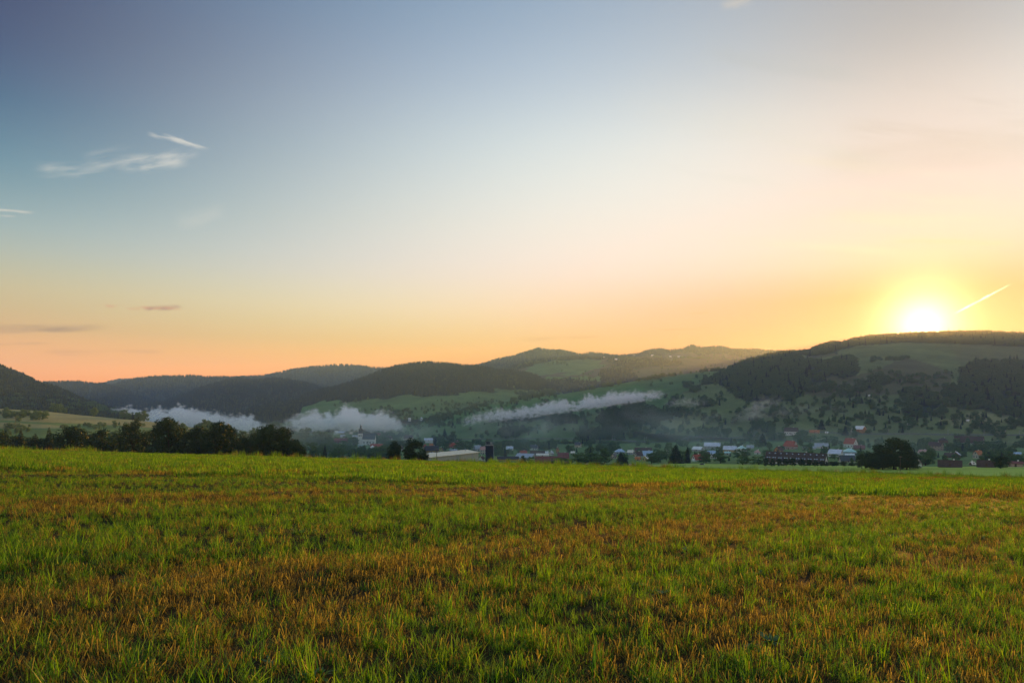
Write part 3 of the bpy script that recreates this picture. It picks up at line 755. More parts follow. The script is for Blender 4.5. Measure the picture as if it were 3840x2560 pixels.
ORD = 'first second third fourth fifth sixth seventh eighth ninth tenth eleventh twelfth thirteenth fourteenth fifteenth sixteenth seventeenth eighteenth nineteenth twentieth'.split()
# the dark row along the far edge of the field, left
GROW = 'trees in the dark row along the left field edge'
ROW = [
    (-60, 1600, 150, 240, 'b', 0, 'dark tree at the frame edge, leftmost of the row'),
    (22, 1612, 60, 250, 'c', 0, 'dark spruce beside the leftmost tree of the row'),
    (78, 1606, 64, 245, 'c', 2, 'slim dark spruce near the left end of the tree row'),
    (132, 1622, 74, 260, 'c', 1, 'short dark spruce between slim conifers in the left row'),
    (184, 1600, 58, 235, 'c', 0, 'pointed dark spruce left of the first rounded tree'),
    (272, 1592, 128, 225, 'b', 0, 'broad rounded dark tree right of the dark spruces'),
    (385, 1604, 100, 225, 'b', 1, 'low rounded tree with a flat brownish crown in the row'),
    (497, 1568, 118, 215, 'b', 3, 'tall round olive tinted tree with a visible trunk'),
    (632, 1558, 126, 210, 'b', 0, 'tallest dark tree of the row with an uneven top'),
    (742, 1588, 84, 218, 'b', 4, 'narrow tree squeezed between two taller dark trees'),
    (826, 1574, 130, 205, 'b', 0, 'large dark tree with a broad domed crown'),
    (872, 1600, 90, 222, 'b', 1, 'dark tree leaning on the right side of the domed tree'),
    (940, 1622, 88, 222, 'b', 3, 'low dark tree in the dip of the row'),
    (1018, 1586, 130, 205, 'b', 0, 'big rounded tree near the right end of the row'),
    (1060, 1598, 110, 210, 'b', 1, 'rounded dark tree overlapping the big one at the right end'),
    (1116, 1652, 60, 200, 's', 4, 'low feathery bush ending the dark row on the right')]
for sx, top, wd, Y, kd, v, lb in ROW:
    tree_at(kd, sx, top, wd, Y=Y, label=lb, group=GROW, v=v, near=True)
LOWS = set()
for i_, (sx, tp, wd) in enumerate([(-20,1622,110),(60,1630,110),(120,1636,100),(215,1628,90),(330,1626,90),(440,1620,90),(560,1612,90),(690,1606,90),(790,1612,80),(905,1634,90),(975,1622,90),(1085,1632,90),(160,1640,120),(20,1640,120),(390,1640,120),(600,1640,130),(780,1645,120),(960,1648,110)]):
    q_ = min(ROW, key=lambda r_: abs(r_[0] - sx)); nm_ = ' '.join(q_[6].split()[:6])
    for w_ in (' near', ' right', ' left', ' in', ' with', ' beside', ' at', ' of', ' squeezed', ' leaning', ' overlapping', ' between', ' ending'): nm_ = nm_.split(w_)[0]
    lb_ = f"low dark tree partly hidden {'left' if sx < q_[0] else 'right'} behind the {nm_}"
    if lb_ in LOWS: lb_ = f"second low dark tree {'left' if sx < q_[0] else 'right'} behind the {nm_}"
    LOWS.add(lb_)
    tree_at('b', sx, tp, wd, Y=262 + 7 * (i_ % 3), label=lb_, group='lower trees behind the left row', v=i_ % 4, near=True)
tree_at('b', 1482, 1648, 52, Y=235, label='small upright tree, left one of the pair at the field edge', group='pair of trees at the field crest', v=4, near=True)
tree_at('b', 1550, 1640, 78, Y=228, label='taller airy tree, right one of the pair at the field edge', group='pair of trees at the field crest', v=2, near=True)
tree_at('s', 1590, 1684, 40, Y=228, label='low bush at the foot of the taller tree of the pair', v=3, near=True)
# clump on the right edge of the lower field
tree_at('b', 3352, 1636, 130, Y=285, label='large dark lobed tree standing alone on the right field edge', v=0, near=True)
tree_at('b', 3295, 1664, 90, Y=290, label='dark tree on the left flank of the large lobed tree', v=1, near=True)
tree_at('b', 3412, 1682, 70, Y=290, label='dark tree on the right flank of the large lobed tree', v=3, near=True)
for sx, tp, wd, v, q_ in ((3310,1696,80,0,'second bush from the left'),(3360,1690,90,3,'third bush from the left'),(3400,1702,80,1,'rightmost bush'),(3270,1704,70,3,'leftmost bush')):
    tree_at('s', sx, tp, wd, Y=281, label=q_ + ' in the dark undergrowth below the large lobed tree', group='bushes under the large lobed tree', v=v, near=True)
tree_at('s', 3232, 1700, 50, Y=300, label='low bush left of the large lobed tree', v=0, near=True)
tree_at('b', 3752, 1708, 62, Y=300, label='round dark tree between brown roofs near the right edge', v=0, near=True)
# small fruit trees before the long dark roof
for i, (sx, wd, tp) in enumerate([(2872,24,1716),(2896,22,1718),(2922,25,1719),(2948,24,1717),(2973,28,1715),(3006,27,1718),(3034,24,1720),(3057,24,1723),(3082,22,1727),(3099,17,1729),(3120,24,1728),(3136,24,1728),(3164,26,1728),(3192,22,1733)]):
    tree_at('b', sx, tp, wd, Y=395, group='fruit trees in a row before the long dark roof',
            label=ORD[i] + ' small fruit tree from the left in the row before the long dark roof', v=i % 2, near=True)
# prominent village trees: (kind, sx, sy_top, width, sy_base, variant, label)
for kd, sx, tp, wd, bs, v, lb in [
    ('b',1150,1600,60,1655,0,'hazy tree right behind the end of the dark row'),('b',1205,1612,62,1665,1,'hazy rounded tree left of the maroon roofed hall'),('b',1235,1625,40,1668,4,'hazy tree touching the left end of the maroon hall'),
    ('b',1165,1655,60,1700,0,'low tree just beyond the field right of the dark row'),('b',1215,1662,60,1700,3,'bushy tree beyond the field below the maroon hall'),('b',1270,1660,66,1705,0,'dense tree below the right end of the maroon hall'),
    ('b',1325,1635,44,1668,1,'tree hiding the foot of the church tower'),('b',1382,1644,26,1668,0,'small tree against the white church nave'),('b',1408,1622,22,1664,4,'slim tree behind the church gable'),('b',1445,1634,38,1672,0,'round tree right of the church'),
    ('b',1330,1680,70,1712,3,'wide tree beyond the field below the church'),('b',1400,1686,60,1718,1,'low tree below the red roof with the pale hip'),('b',1450,1668,56,1718,0,'tree left of the pair at the field crest'),
    ('c',1633,1638,18,1672,0,'pointed conifer behind the dark roofed ochre house'),('b',1672,1646,36,1690,1,'dark tree between the yellow gable and the red roof'),('b',1735,1650,70,1690,0,'dense tree behind the long tan roofed shed'),('b',1690,1684,50,1704,3,'low green tree before the red roof'),
    ('b',1860,1665,60,1700,0,'tree just right of the dark silo'),('b',1905,1680,60,1702,3,'low tree below the lilac roof'),('b',1965,1666,50,1692,1,'tree behind the blue grey hall'),
    ('b',1963,1706,22,1740,4,'narrow tree in front of the blue grey hall'),('b',1995,1708,34,1740,0,'rounded tree before the left end of the maroon long roof'),('s',2095,1712,90,1745,3,'broad domed bush before the maroon long roof'),
    ('b',2165,1695,70,1742,0,'large tree right of the maroon long roof'),('b',2215,1690,60,1742,1,'dense tree right of the large one by the maroon roof'),('b',2268,1678,52,1738,4,'tall pointed tree left of the blue hipped house'),('b',2235,1706,70,1748,0,'dark rounded tree in front on the field edge'),
    ('c',2328,1692,46,1744,0,'dark spruce before the blue hipped house'),('c',2345,1712,34,1744,2,'small dark spruce right of the taller spruce'),('s',2325,1730,74,1752,3,'light green bush on the tip of the lower field'),
    ('b',2443,1692,40,1738,1,'tree before the right end of the big blue roof'),('b',2468,1702,34,1738,0,'rounded tree right of the big blue roof'),('c',2535,1662,52,1738,1,'tall broad dark spruce beside the lower field'),('c',2578,1672,30,1736,2,'slim dark spruce left of the white roofed house'),('b',2560,1684,40,1736,0,'green tree between the two dark spruces'),
    ('b',2648,1698,52,1736,0,'bushy tree before the maroon roofed white gable house'),('b',2702,1694,52,1736,1,'rounded tree right of the maroon roofed house'),('b',2665,1660,26,1680,4,'slim tree before the blue grey roofed house'),('b',2742,1674,14,1694,4,'thin tree before the blue roof with ochre gable'),
    ('b',2800,1676,44,1712,0,'tree hiding the lower right of the teal pyramid roof'),('b',2785,1706,60,1742,3,'dark bushy tree left of the long dark roof'),('b',2845,1706,56,1742,0,'dark leafy tree touching the long dark roof'),('c',2860,1622,34,1672,1,'dark pointed conifer above the village behind the long roof'),
    ('b',3130,1700,34,1722,0,'tree between the long dark roof and the lilac roof'),('b',3195,1714,14,1744,4,'pale slim tree before the cream dark roofed house'),('b',3000,1615,36,1648,0,'round tree right of the upper white house'),('c',3080,1570,24,1610,1,'dark conifer on the slope above the village'),('c',3170,1596,26,1632,0,'conifer left of the orange brown gabled house'),
    ('b',3040,1628,56,1655,3,'wide tree below the low orange roof'),('b',3100,1630,60,1660,0,'dense tree above the grey teal roof'),('c',3707,1690,34,1726,1,'dark conifer right of the orange roofed cream house'),('b',3610,1655,80,1690,0,'dense trees below the long brown barn roof'),('b',3470,1705,60,1745,1,'tree right of the thin white gable'),
    ('b',2480,1612,50,1650,0,'rounded tree on the slope below the railway'),('b',2380,1606,40,1640,1,'rounded tree by the railway poles'),('c',1668,1602,20,1640,0,'tall hazy conifer above the village centre'),('b',1700,1612,26,1648,0,'hazy round tree above the red roof'),('b',1605,1562,14,1590,0,'lone hazy tree on the meadow slope'),('b',1763,1598,15,1612,0,'lone round bush on the hazy meadow')]:
    tree_at(kd, sx, tp, wd, sy_base=bs, label=lb, v=(v if kd != 'c' else v % 3))

# woods and hedges of the valley: sampled once; the largest become trees of their own, the rest one mass
def sample(n, y0, y1, s0=-100, s1=3940):
    Y = np.sqrt(rng.uniform(y0*y0, y1*y1, n)); sx = rng.uniform(s0, s1, n)
    return (sx - 1920) / FPX * Y, Y
ZONES = [  # outline, mean height, spacing, share of conifers, label stem
    ([(1100,1640),(1500,1640),(1500,1720),(1100,1720)], 9, 18, 0.05, 'hazy tree among the houses round the church'),
    ([(1450,1630),(1900,1625),(1900,1712),(1450,1700)], 9, 21, 0.1, 'hazy tree among the roofs in the village centre'),
    ([(1850,1640),(2320,1645),(2320,1720),(1850,1700)], 9, 21, 0.1, 'green tree between the halls and the railway'),
    ([(2300,1645),(2900,1630),(2900,1730),(2300,1735)], 8, 28, 0.1, 'green tree in the gardens of the village'),
    ([(2880,1600),(3440,1590),(3440,1730),(2880,1720)], 8, 21, 0.12, 'garden tree among the houses below the hill'),
    ([(3420,1600),(3900,1590),(3900,1745),(3420,1745)], 8, 19, 0.1, 'dim garden tree on the shaded right of the village'),
    ([(1860,1590),(1940,1560),(2100,1555),(2500,1530),(2700,1560),(2900,1600),(2900,1650),(2300,1652),(1880,1645)], 9, 6.5, 0.1, 'tree in the hazy wood above the railway'),
    ([(2340,1520),(2440,1500),(2560,1480),(2640,1500),(2700,1520),(2600,1540),(2480,1545),(2300,1560),(2200,1560)], 10, 13, 0.1, 'tree emerging from the fog on the wooded slope'),
    ([(2140,1545),(2200,1525),(2290,1505),(2300,1530),(2220,1560),(2150,1570)], 11, 15, 0.2, 'tree standing along the lower edge of the fog bank'),
    ([(1130,1560),(1500,1525),(1900,1500),(2000,1500),(1900,1530),(1700,1560),(1640,1590),(1450,1600),(1200,1610)], 8, 22, 0.1, 'hedge tree on the hazy slope behind the church'),
    ([(1650,1560),(1900,1540),(1950,1580),(1900,1640),(1500,1640),(1500,1600)], 8, 26, 0.1, 'scattered tree on the misty meadow'),
    ([(1900,1480),(2300,1440),(2560,1390),(2720,1375),(2720,1390),(2560,1405),(2300,1450),(1950,1500)], 9, 12, 0.1, 'tree along the upper rim of the smooth green hill'),
    ([(0,1480),(200,1490),(400,1520),(600,1560),(760,1595),(760,1606),(600,1588),(300,1556),(100,1538),(0,1532)], 11, 12, 0.05, 'dark tree in the belt above the pale field'),
    ([(0,1545),(170,1556),(190,1580),(0,1590)], 6, 13, 0.0, 'bushy tree between the two pale fields'),
    ([(0,1600),(250,1598),(400,1585),(600,1605),(600,1640),(0,1640)], 5, 20, 0.0, 'tree below the pale field behind the dark row'),
    ([(600,1580),(1150,1600),(1150,1660),(600,1640)], 10, 13, 0.1, 'grey green tree in the mist behind the dark row'),
    ([(3000,1450),(3130,1440),(3200,1450),(3300,1430),(3300,1480),(3100,1490),(2990,1500)], 11, 14, 0.1, 'tree in the hedge across the hill meadow'),
    ([(2860,1480),(3000,1500),(3400,1480),(3560,1560),(3400,1600),(3000,1600),(2700,1560)], 8, 24, 0.1, 'scattered tree on the meadow slope below the sun'),
    ([(3500,1430),(3560,1440),(3840,1560),(3900,1600),(3640,1600),(3500,1560)], 9, 15, 0.05, 'tree in the hedge on the right slope'),
    ([(2560,1440),(2760,1500),(2960,1505),(2900,1530),(2600,1500)], 10, 15, 0.0, 'tree along the lower edge of the big wood'),
]
for k in range(9): ZONES.append(([(2860+k*95,1425+(k*37)%90),(2960+k*95,1420+(k*37)%90),(2960+k*95,1436+(k*37)%90),(2860+k*95,1440+(k*37)%90)], 9, 16, 0.1, 'hedge tree on the meadows below the sun'))
cand = []
for zi, (poly, hm, sp, fc, lb) in enumerate(ZONES):
    pa = np.array(poly)
    N0 = 60000
    X, Y = sample(N0, 200, 2000, pa[:,0].min() - 5, pa[:,0].max() + 5)
    Z = top_z(X, Y); sx, sy = proj(X, Y, Z)
    okk = inpoly(sx, sy, poly)
    area = (2000**2 - 200**2) / 2 * (pa[:,0].max() - pa[:,0].min() + 10) / FPX
    want = min(int(area * okk.mean() / (sp * sp)), int(okk.sum()))
    # clumpy: prefer noise peaks
    ii = np.where(okk)[0]
    wgt = np.clip(fbm(X[ii] / 45, Y[ii] / 45, 3) - 0.36, 0.02, 1) ** 1.5
    ii = rng.choice(ii, size=min(want, len(ii)), replace=False, p=wgt / wgt.sum())
    for i in ii:
        h = hm * rng.uniform(0.55, 1.35)
        cand.append((h / Y[i], X[i], Y[i], Z[i], h, 'c' if rng.random() < fc else 'b', lb))
CAND = cand
# ------------------------------------------------------------------ houses
def wmat(name, c, r=0.9): return mat(name, c, r, 0.14, 0.6)
WM = {k: wmat('wall_' + k, c) for k, c in dict(white=(0.80,0.79,0.74), cream=(0.62,0.55,0.42), ochre=(0.50,0.32,0.08), yellow=(0.58,0.46,0.16), grey=(0.45,0.46,0.46), pink=(0.50,0.33,0.28), brown=(0.22,0.13,0.08), orange=(0.46,0.22,0.06), maroon=(0.25,0.07,0.06), tan=(0.5,0.5,0.42), navy=(0.016,0.022,0.04), timber=(0.33,0.12,0.06), stone=(0.4,0.3,0.22)).items()}
RM = {k: mat('roof_' + k, c, rg, 0.22, 0.9, sp) for k, (c, rg, sp) in dict(red=((0.38,0.085,0.05),.8,.2), orange=((0.48,0.17,0.06),.8,.2), brown=((0.085,0.05,0.042),.8,.2), dark=((0.035,0.032,0.036),.7,.25), maroon=((0.20,0.07,0.068),.8,.2), blue=((0.36,0.50,0.68),.45,.5), grey=((0.34,0.38,0.45),.5,.4), lilac=((0.60,0.64,0.76),.4,.5), teal=((0.42,0.66,0.64),.45,.5), cream=((0.80,0.70,0.58),.6,.3), white=((0.85,0.84,0.82),.5,.4), pink=((0.52,0.30,0.26),.7,.2), tan=((0.75,0.64,0.46),.7,.3), slate=((0.06,0.07,0.08),.5,.4)).items()}
GLASS = bpy.data.materials.new('window_glass'); GLASS.use_nodes = True
_b = GLASS.node_tree.nodes['Principled BSDF']; _b.inputs['Base Color'].default_value = (0.02, 0.025, 0.03, 1); _b.inputs['Roughness'].default_value = 0.08
SKYG = bpy.data.materials.new('skylight_glass'); SKYG.use_nodes = True
_b = SKYG.node_tree.nodes['Principled BSDF']; _b.inputs['Base Color'].default_value = (0.34, 0.38, 0.42, 1); _b.inputs['Metallic'].default_value = 0.9; _b.inputs['Roughness'].default_value = 0.15
FRAME = mat('frame_paint', (0.6, 0.58, 0.54), 0.6); DOORM = mat('door_wood', (0.12, 0.07, 0.04), 0.7); METAL = mat('grey_metal', (0.3, 0.32, 0.33), 0.4, 0.15, 1, 0.5)
CONC = mat('concrete', (0.38, 0.37, 0.34), 0.9); WOOD = mat('pole_wood', (0.13, 0.10, 0.075), 0.9)
def boxv(x0, x1, y0, y1, z0, z1):
    V = [(x0,y0,z0),(x1,y0,z0),(x1,y1,z0),(x0,y1,z0),(x0,y0,z1),(x1,y0,z1),(x1,y1,z1),(x0,y1,z1)]
    return V, [(0,3,2,1),(4,5,6,7),(0,1,5,4),(1,2,6,5),(2,3,7,6),(3,0,4,7)]
def box(name, b, m_, parent=None):
    return ob(name, mesh(name, *boxv(*b), [m_]), parent)
_wf = mesh('window', *boxv(-0.6,0.6,-0.05,0.03,0,1.35), [FRAME]); _wp = mesh('pane', *boxv(-0.5,0.5,-0.07,-0.052,0.1,1.25), [GLASS])
_sf = mesh('skylight', *boxv(-0.55,0.55,-0.45,0.45,0,0.09), [METAL]); _sp = mesh('pane', *boxv(-0.45,0.45,-0.36,0.36,0.092,0.11), [SKYG])
_dm = mesh('door', *boxv(-0.5,0.5,-0.06,0.02,0,2.1), [DOORM])
def window(parent, x, y, z, rz=0.0, s=1.0):
    f_ = ob('window', _wf, parent, (x, y, z)); f_.rotation_euler = (0, 0, rz); f_.scale = (s, 1, s)
    ob('pane', _wp, f_)
def house_local(root, L, D, hw, hr, wall, roof, style='gable', rows=1, nwin=3, chim=1, gwin=2, door=True, half=0.0, ov=0.45):
    """walls from 3 m below ground up; ridge along local x"""
    l, d = L / 2, D / 2
    if style == 'flat':
        box('wall', (-l, l, -d, d, -3, hw), wall, root)
        box('roof', (-l-ov, l+ov, -d-ov, d+ov, hw + 0.003, hw + max(0.25, hr)), roof, root)
    else:
        V = [(-l,-d,-3),(l,-d,-3),(l,d,-3),(-l,d,-3),(-l,-d,hw),(l,-d,hw),(l,d,hw),(-l,d,hw)]
        F = [(0,1,5,4),(2,3,7,6)]
        if style == 'gable':
            V += [(-l,0,hw+hr-0.06),(l,0,hw+hr-0.06)]; F += [(1,2,6,9,5),(3,0,4,8,7)]
        else: F += [(1,2,6,5),(3,0,4,7)]
        ob('wall', mesh('wall', V, F, [wall]), root)
        th = 0.22; k = ov * hr / d
        if style == 'gable':
            q = half * l
            P = [(-l-ov,-d-ov,hw-k),(l+ov,-d-ov,hw-k),(l+ov,d+ov,hw-k),(-l-ov,d+ov,hw-k),(-l-ov+q,0,hw+hr),(l+ov-q,0,hw+hr)]
        else:
            q = min(l, d) if style == 'hip' else l
            P = [(-l-ov,-d-ov,hw-0.1),(l+ov,-d-ov,hw-0.1),(l+ov,d+ov,hw-0.1),(-l-ov,d+ov,hw-0.1),(-l+q,0,hw+hr),(l-q,0,hw+hr)]
            if style == 'pyramid': P[4], P[5] = (-0.05,0,hw+hr), (0.05,0,hw+hr)
        T = [(x, y, z + th) for x, y, z in P]
        fs = [(0,1,5,4),(2,3,4,5),(1,2,5),(3,0,4)]
        if style == 'gable' and half == 0: fs = [(0,1,5,4),(2,3,4,5)]
        F = [tuple(i + 6 for i in f) for f in fs] + [tuple(reversed(f)) for f in fs]
        ed = [(0,1),(1,2),(2,3),(3,0)] if not (style == 'gable' and half == 0) else [(0,1),(2,3),(1,5),(5,2),(3,4),(4,0)]
        F += [(a, b, b + 6, a + 6) for a, b in ed]
        rf = ob('roof', mesh('roof', P + T, F, [roof]), root)
        for i in range(chim):
            cx = l * (0.35 if i == 0 else -0.55)
            box('chimney', (cx-0.35, cx+0.35, 0.3, 0.95, hw + hr * 0.55, hw + hr + 0.9), WM['white'] if i == 0 else WM['stone'], rf)
    for r in range(rows):
        z = 0.9 + r * 2.7
        if z + 1.4 > hw: break
        for i in range(nwin):
            x = -l + L * (i + 0.5) / nwin
            if door and r == 0 and i == nwin // 2: continue
            window(root, x, -d - 0.002, z)
        for sgn in (1, -1):
            for i in range(gwin):
                window(root, sgn * (l + 0.002), -d + D * (i + 0.5) / max(gwin, 1), z, sgn * math.pi / 2)
    if style == 'gable' and half == 0 and hr > 2.4:
        for sgn in (1, -1): window(root, sgn * (l + 0.002), 0, hw + 0.35, sgn * math.pi / 2)
    if door: ob('door', _dm, root, (0.1, -d - 0.003, 0))
HOUSES = []
def house(label, sx, sy, Lp, Dp, hwp, hrp, rot, wall, roof, style='gable', name='house', cat='house', **kw):
    X, Y, Z = hit(sx, sy)
    k = Y / FPX
    root = empty(name, (X, Y, Z), math.radians(rot) - math.atan2(X, Y))
    house_local(root, Lp*k, Dp*k, hwp*k, hrp*k, WM[wall], RM[roof], style, **kw)
    tag(root, label, cat)
    HOUSES.append((sx, sy, Y, label))
    return root
H = house
VG = dict(rows=1, nwin=3)
V2 = dict(rows=2, nwin=3)
# left, round the church
H('long maroon walled hall with a dark red roof left of the church', 1277, 1660, 56, 16, 9, 8, 4, 'maroon', 'maroon', name='hall', cat='hall', nwin=6, gwin=1, chim=0)
H('small house with a pale blue roof left of the church tower', 1332, 1641, 20, 10, 5, 5, 0, 'white', 'lilac')
H('pale house with a light blue roof behind the maroon hall', 1285, 1641, 17, 10, 5, 6, 8, 'white', 'lilac')
H('red roofed house with a pale hipped front below the church', 1412, 1684, 44, 20, 7, 13, 0, 'white', 'red', nwin=4)
H('low annex with a whitish hipped roof before the red roof', 1397, 1688, 24, 14, 7, 12, 0, 'cream', 'white', 'pyramid', chim=0)
H('flat teal roofed shed at the foot of the church', 1352, 1676, 17, 10, 6, 2, 5, 'grey', 'teal', 'flat', name='shed', cat='shed', nwin=2, gwin=0)
H('white house under the fog left of the church spire', 1261, 1628, 14, 9, 7, 6, 40, 'white', 'white')
H('hazy house with a broad pale roof behind the church', 1282, 1626, 24, 10, 4, 6, 0, 'cream', 'lilac')
H('tiny cream house in the mist beside the spire', 1316, 1628, 11, 7, 4, 4, 20, 'cream', 'cream')
H('narrow white gabled house alone in the mist right of the church', 1474, 1606, 10, 9, 8, 7, 70, 'white', 'lilac')
H('faint pale house behind the dark row under the fog', 1110, 1601, 20, 9, 6, 4, 0, 'white', 'white')
H('faint cream house at the right end of the white fog', 1442, 1598, 22, 9, 7, 4, -10, 'cream', 'cream')
H('dull red roofed house half hidden right of the church', 1416, 1632, 20, 9, 5, 5, 0, 'pink', 'maroon')
H('white gable with a brown roof right of the church trees', 1461, 1648, 18, 10, 6, 7, 30, 'white', 'brown')
H('brown roofed house with a cream gable above the pair of trees', 1532, 1650, 34, 12, 8, 11, -20, 'cream', 'brown', nwin=4)
H('white gable behind the gap between the pair of trees', 1504, 1690, 16, 12, 10, 8, 60, 'white', 'brown')
H('tiny pale house on the misty slope, first of two', 1536, 1584, 9, 6, 4, 3, 10, 'white', 'white', nwin=2)
H('tiny pale house on the misty slope beside a dark tree', 1580, 1580, 7, 6, 4, 4, 60, 'white', 'lilac', nwin=2)
# village centre
H('long low house with a pale blue roof in the village centre', 1607, 1655, 32, 10, 5, 6, 0, 'white', 'lilac', nwin=5)
H('red house with a pointed red turret roof', 1594, 1682, 15, 12, 8, 10, 0, 'pink', 'red', 'pyramid', chim=0)
H('small house with a bright orange roof', 1617, 1674, 13, 10, 5, 6, 0, 'cream', 'orange')
H('large dark roofed house with ochre walls and skylights', 1620, 1697, 48, 22, 10, 16, 6, 'ochre', 'dark', nwin=6)
H('house with a yellow gable right of the dark ochre house', 1655, 1693, 16, 15, 7, 9, 78, 'yellow', 'brown')
H('white house behind the field crest beside the tan shed', 1620, 1712, 20, 14, 9, 6, 12, 'white', 'white')
H('dark roofed house just above the tan shed roof', 1648, 1710, 34, 14, 5, 9, 0, 'grey', 'dark')
H('red roofed house right of the yellow gable', 1694, 1678, 28, 12, 6, 12, -8, 'pink', 'red', chim=2)
H('tall cream house next to the red roof', 1714, 1674, 11, 10, 15, 7, 20, 'cream', 'brown', **V2)
H('small grey house below the red roof', 1700, 1694, 28, 10, 6, 4, 10, 'grey', 'grey')
H('house with a grey blue roof left of the silo', 1790, 1690, 30, 14, 10, 11, 40, 'grey', 'grey')
H('cream house with a pinkish roof touching the silo', 1812, 1702, 22, 12, 18, 10, 5, 'cream', 'pink', **V2)
H('small white gable with a brown roof between shed and silo', 1806, 1726, 20, 14, 7, 9, 62, 'white', 'brown')
H('house with a lilac grey roof in trees right of the silo', 1912, 1688, 24, 12, 5, 10, -15, 'cream', 'lilac')
H('dark grey roofed house with a white gable above the halls', 2003, 1686, 28, 14, 8, 10, -28, 'white', 'slate')
H('red roof and white gable behind the blue grey hall', 1962, 1704, 26, 13, 7, 8, 24, 'white', 'red')
H('large hall with a smooth blue grey roof', 1972, 1721, 66, 52, 8, 13, -24, 'grey', 'grey', name='hall', cat='hall', nwin=8, gwin=3, chim=0)
H('low dark roofed hall with an ochre wall right of the silo', 1905, 1727, 78, 24, 8, 8, 6, 'ochre', 'dark', name='hall', cat='hall', nwin=9, gwin=1, chim=0)
H('hall with a flat cream roof right of the blue grey hall', 2035, 1712, 46, 24, 7, 5, -6, 'white', 'cream', name='hall', cat='hall', nwin=6, gwin=2, chim=0)
H('long hall with a dusty maroon roof by the field', 2070, 1738, 124, 34, 8, 19, -3, 'brown', 'maroon', name='hall', cat='hall', nwin=12, gwin=2, chim=0)
H('brown roofed hall behind the cream flat roof', 2016, 1703, 54, 18, 4, 9, 0, 'brown', 'brown', name='hall', cat='hall', nwin=6, gwin=1, chim=0)
H('little white house right of the cream hall', 2051, 1702, 13, 9, 5, 5, -30, 'white', 'white')
H('white gabled house beside the orange brown gable', 2068, 1706, 13, 12, 8, 7, 58, 'white', 'grey')
H('tall orange brown gabled house above the maroon hall', 2091, 1699, 12, 12, 14, 9, 85, 'orange', 'brown', **V2)
H('reddish brown roofed house behind the maroon hall', 2112, 1712, 40, 14, 5, 10, 8, 'pink', 'maroon')
H('small house with a cream roof left of the large trees', 2148, 1702, 14, 10, 5, 5, 0, 'pink', 'cream')
H('cream house with a dark roof alone on the wooded slope', 2168, 1677, 22, 14, 10, 9, -24, 'cream', 'slate', nwin=2)
# centre right
H('house with a blue hipped roof and a bright right side', 2325, 1702, 36, 24, 9, 10, 10, 'grey', 'blue', 'hip')
H('small cream lean shed below the blue hipped roof', 2302, 1718, 18, 14, 9, 8, 60, 'cream', 'slate', name='shed', cat='shed')
H('grey house with a cream topped roof', 2366, 1704, 24, 16, 9, 8, -30, 'grey', 'cream')
H('brown roofed house with a pinkish lit side', 2394, 1714, 28, 18, 9, 12, 40, 'cream', 'brown')
H('house with a large blue ribbed roof', 2428, 1709, 36, 28, 4, 15, 14, 'grey', 'blue')
H('pale yellow gabled house below the big blue roof', 2422, 1728, 24, 20, 11, 9, 68, 'yellow', 'white', **V2)
H('long brown roof behind the big blue roof', 2412, 1692, 62, 14, 5, 9, 4, 'stone', 'brown', nwin=6)
H('low orange brown roofed shed before the brown house', 2392, 1726, 18, 12, 6, 7, -12, 'stone', 'orange', name='shed', cat='shed')
H('white house near the tall spruce', 2498, 1702, 17, 11, 5, 6, 20, 'white', 'white')
H('low shed with a faded pink roof on the field tip', 2373, 1748, 24, 12, 3, 5, -6, 'brown', 'pink', name='shed', cat='shed', nwin=2, gwin=0, chim=0)
H('grey house with a broad white roof', 2618, 1690, 36, 28, 7, 9, -30, 'grey', 'white')
H('house with a large pale blue grey roof, highest of its row', 2672, 1682, 58, 28, 11, 12, -8, 'grey', 'lilac', nwin=5)
H('house with a pale blue roof and an ochre gable', 2738, 1694, 46, 24, 10, 12, -12, 'ochre', 'lilac', nwin=4)
H('white house with a teal pyramid roof beside the ochre gable', 2780, 1694, 30, 26, 13, 11, 16, 'white', 'teal', 'pyramid', **V2)
H('maroon roofed house with a white gable facing the field', 2616, 1728, 38, 22, 8, 16, 40, 'white', 'red')
H('grey blue curved roof behind the maroon roofed house', 2668, 1702, 30, 16, 4, 8, -6, 'white', 'blue')
H('small white house with a dark roof between garden trees', 2676, 1718, 20, 14, 8, 7, 50, 'white', 'dark')
H('brown roofed house between the white and the curved roofs', 2642, 1706, 36, 12, 5, 7, 4, 'cream', 'brown')
H('house with a pink hipped roof near the long dark roof', 2840, 1702, 20, 16, 6, 9, 10, 'white', 'pink', 'hip')
H('grey roofed house in trees right of the teal pyramid', 2813, 1682, 24, 14, 5, 8, 0, 'grey', 'grey')
H('small teal house below the ochre gable', 2728, 1704, 20, 12, 7, 4, -10, 'teal' if 'teal' in WM else 'grey', 'teal')
# right
H('orange wooden house with a dark roof', 2920, 1698, 26, 24, 10, 14, 58, 'orange', 'brown')
H('pink house with a half hipped red roof', 2964, 1683, 42, 32, 12, 18, -28, 'pink', 'red', half=0.3, rows=2, nwin=4)
H('upper white house with a brown roof on the slope', 2967, 1628, 46, 20, 12, 13, -6, 'white', 'brown', nwin=6, chim=2)
H('low house with an orange red roof among slope trees', 3054, 1623, 34, 12, 3, 7, 0, 'pink', 'orange', nwin=4)
H('low white outbuildings left of the grey teal roof', 3034, 1684, 46, 14, 6, 5, 0, 'white', 'grey', nwin=6)
H('house with a wide grey teal roof', 3080, 1680, 46, 22, 7, 12, 4, 'white', 'grey', nwin=5)
H('tiny white hut on the slope', 3100, 1624, 9, 7, 3, 3, 0, 'white', 'white', name='hut', cat='hut', nwin=1, gwin=0, chim=0)
H('white house with a bright red roof and dormer', 3190, 1676, 40, 26, 14, 19, -34, 'white', 'red', chim=2, **V2)
H('house with a lilac roof and a white gable', 3134, 1712, 46, 28, 13, 14, -26, 'white', 'lilac', **V2)
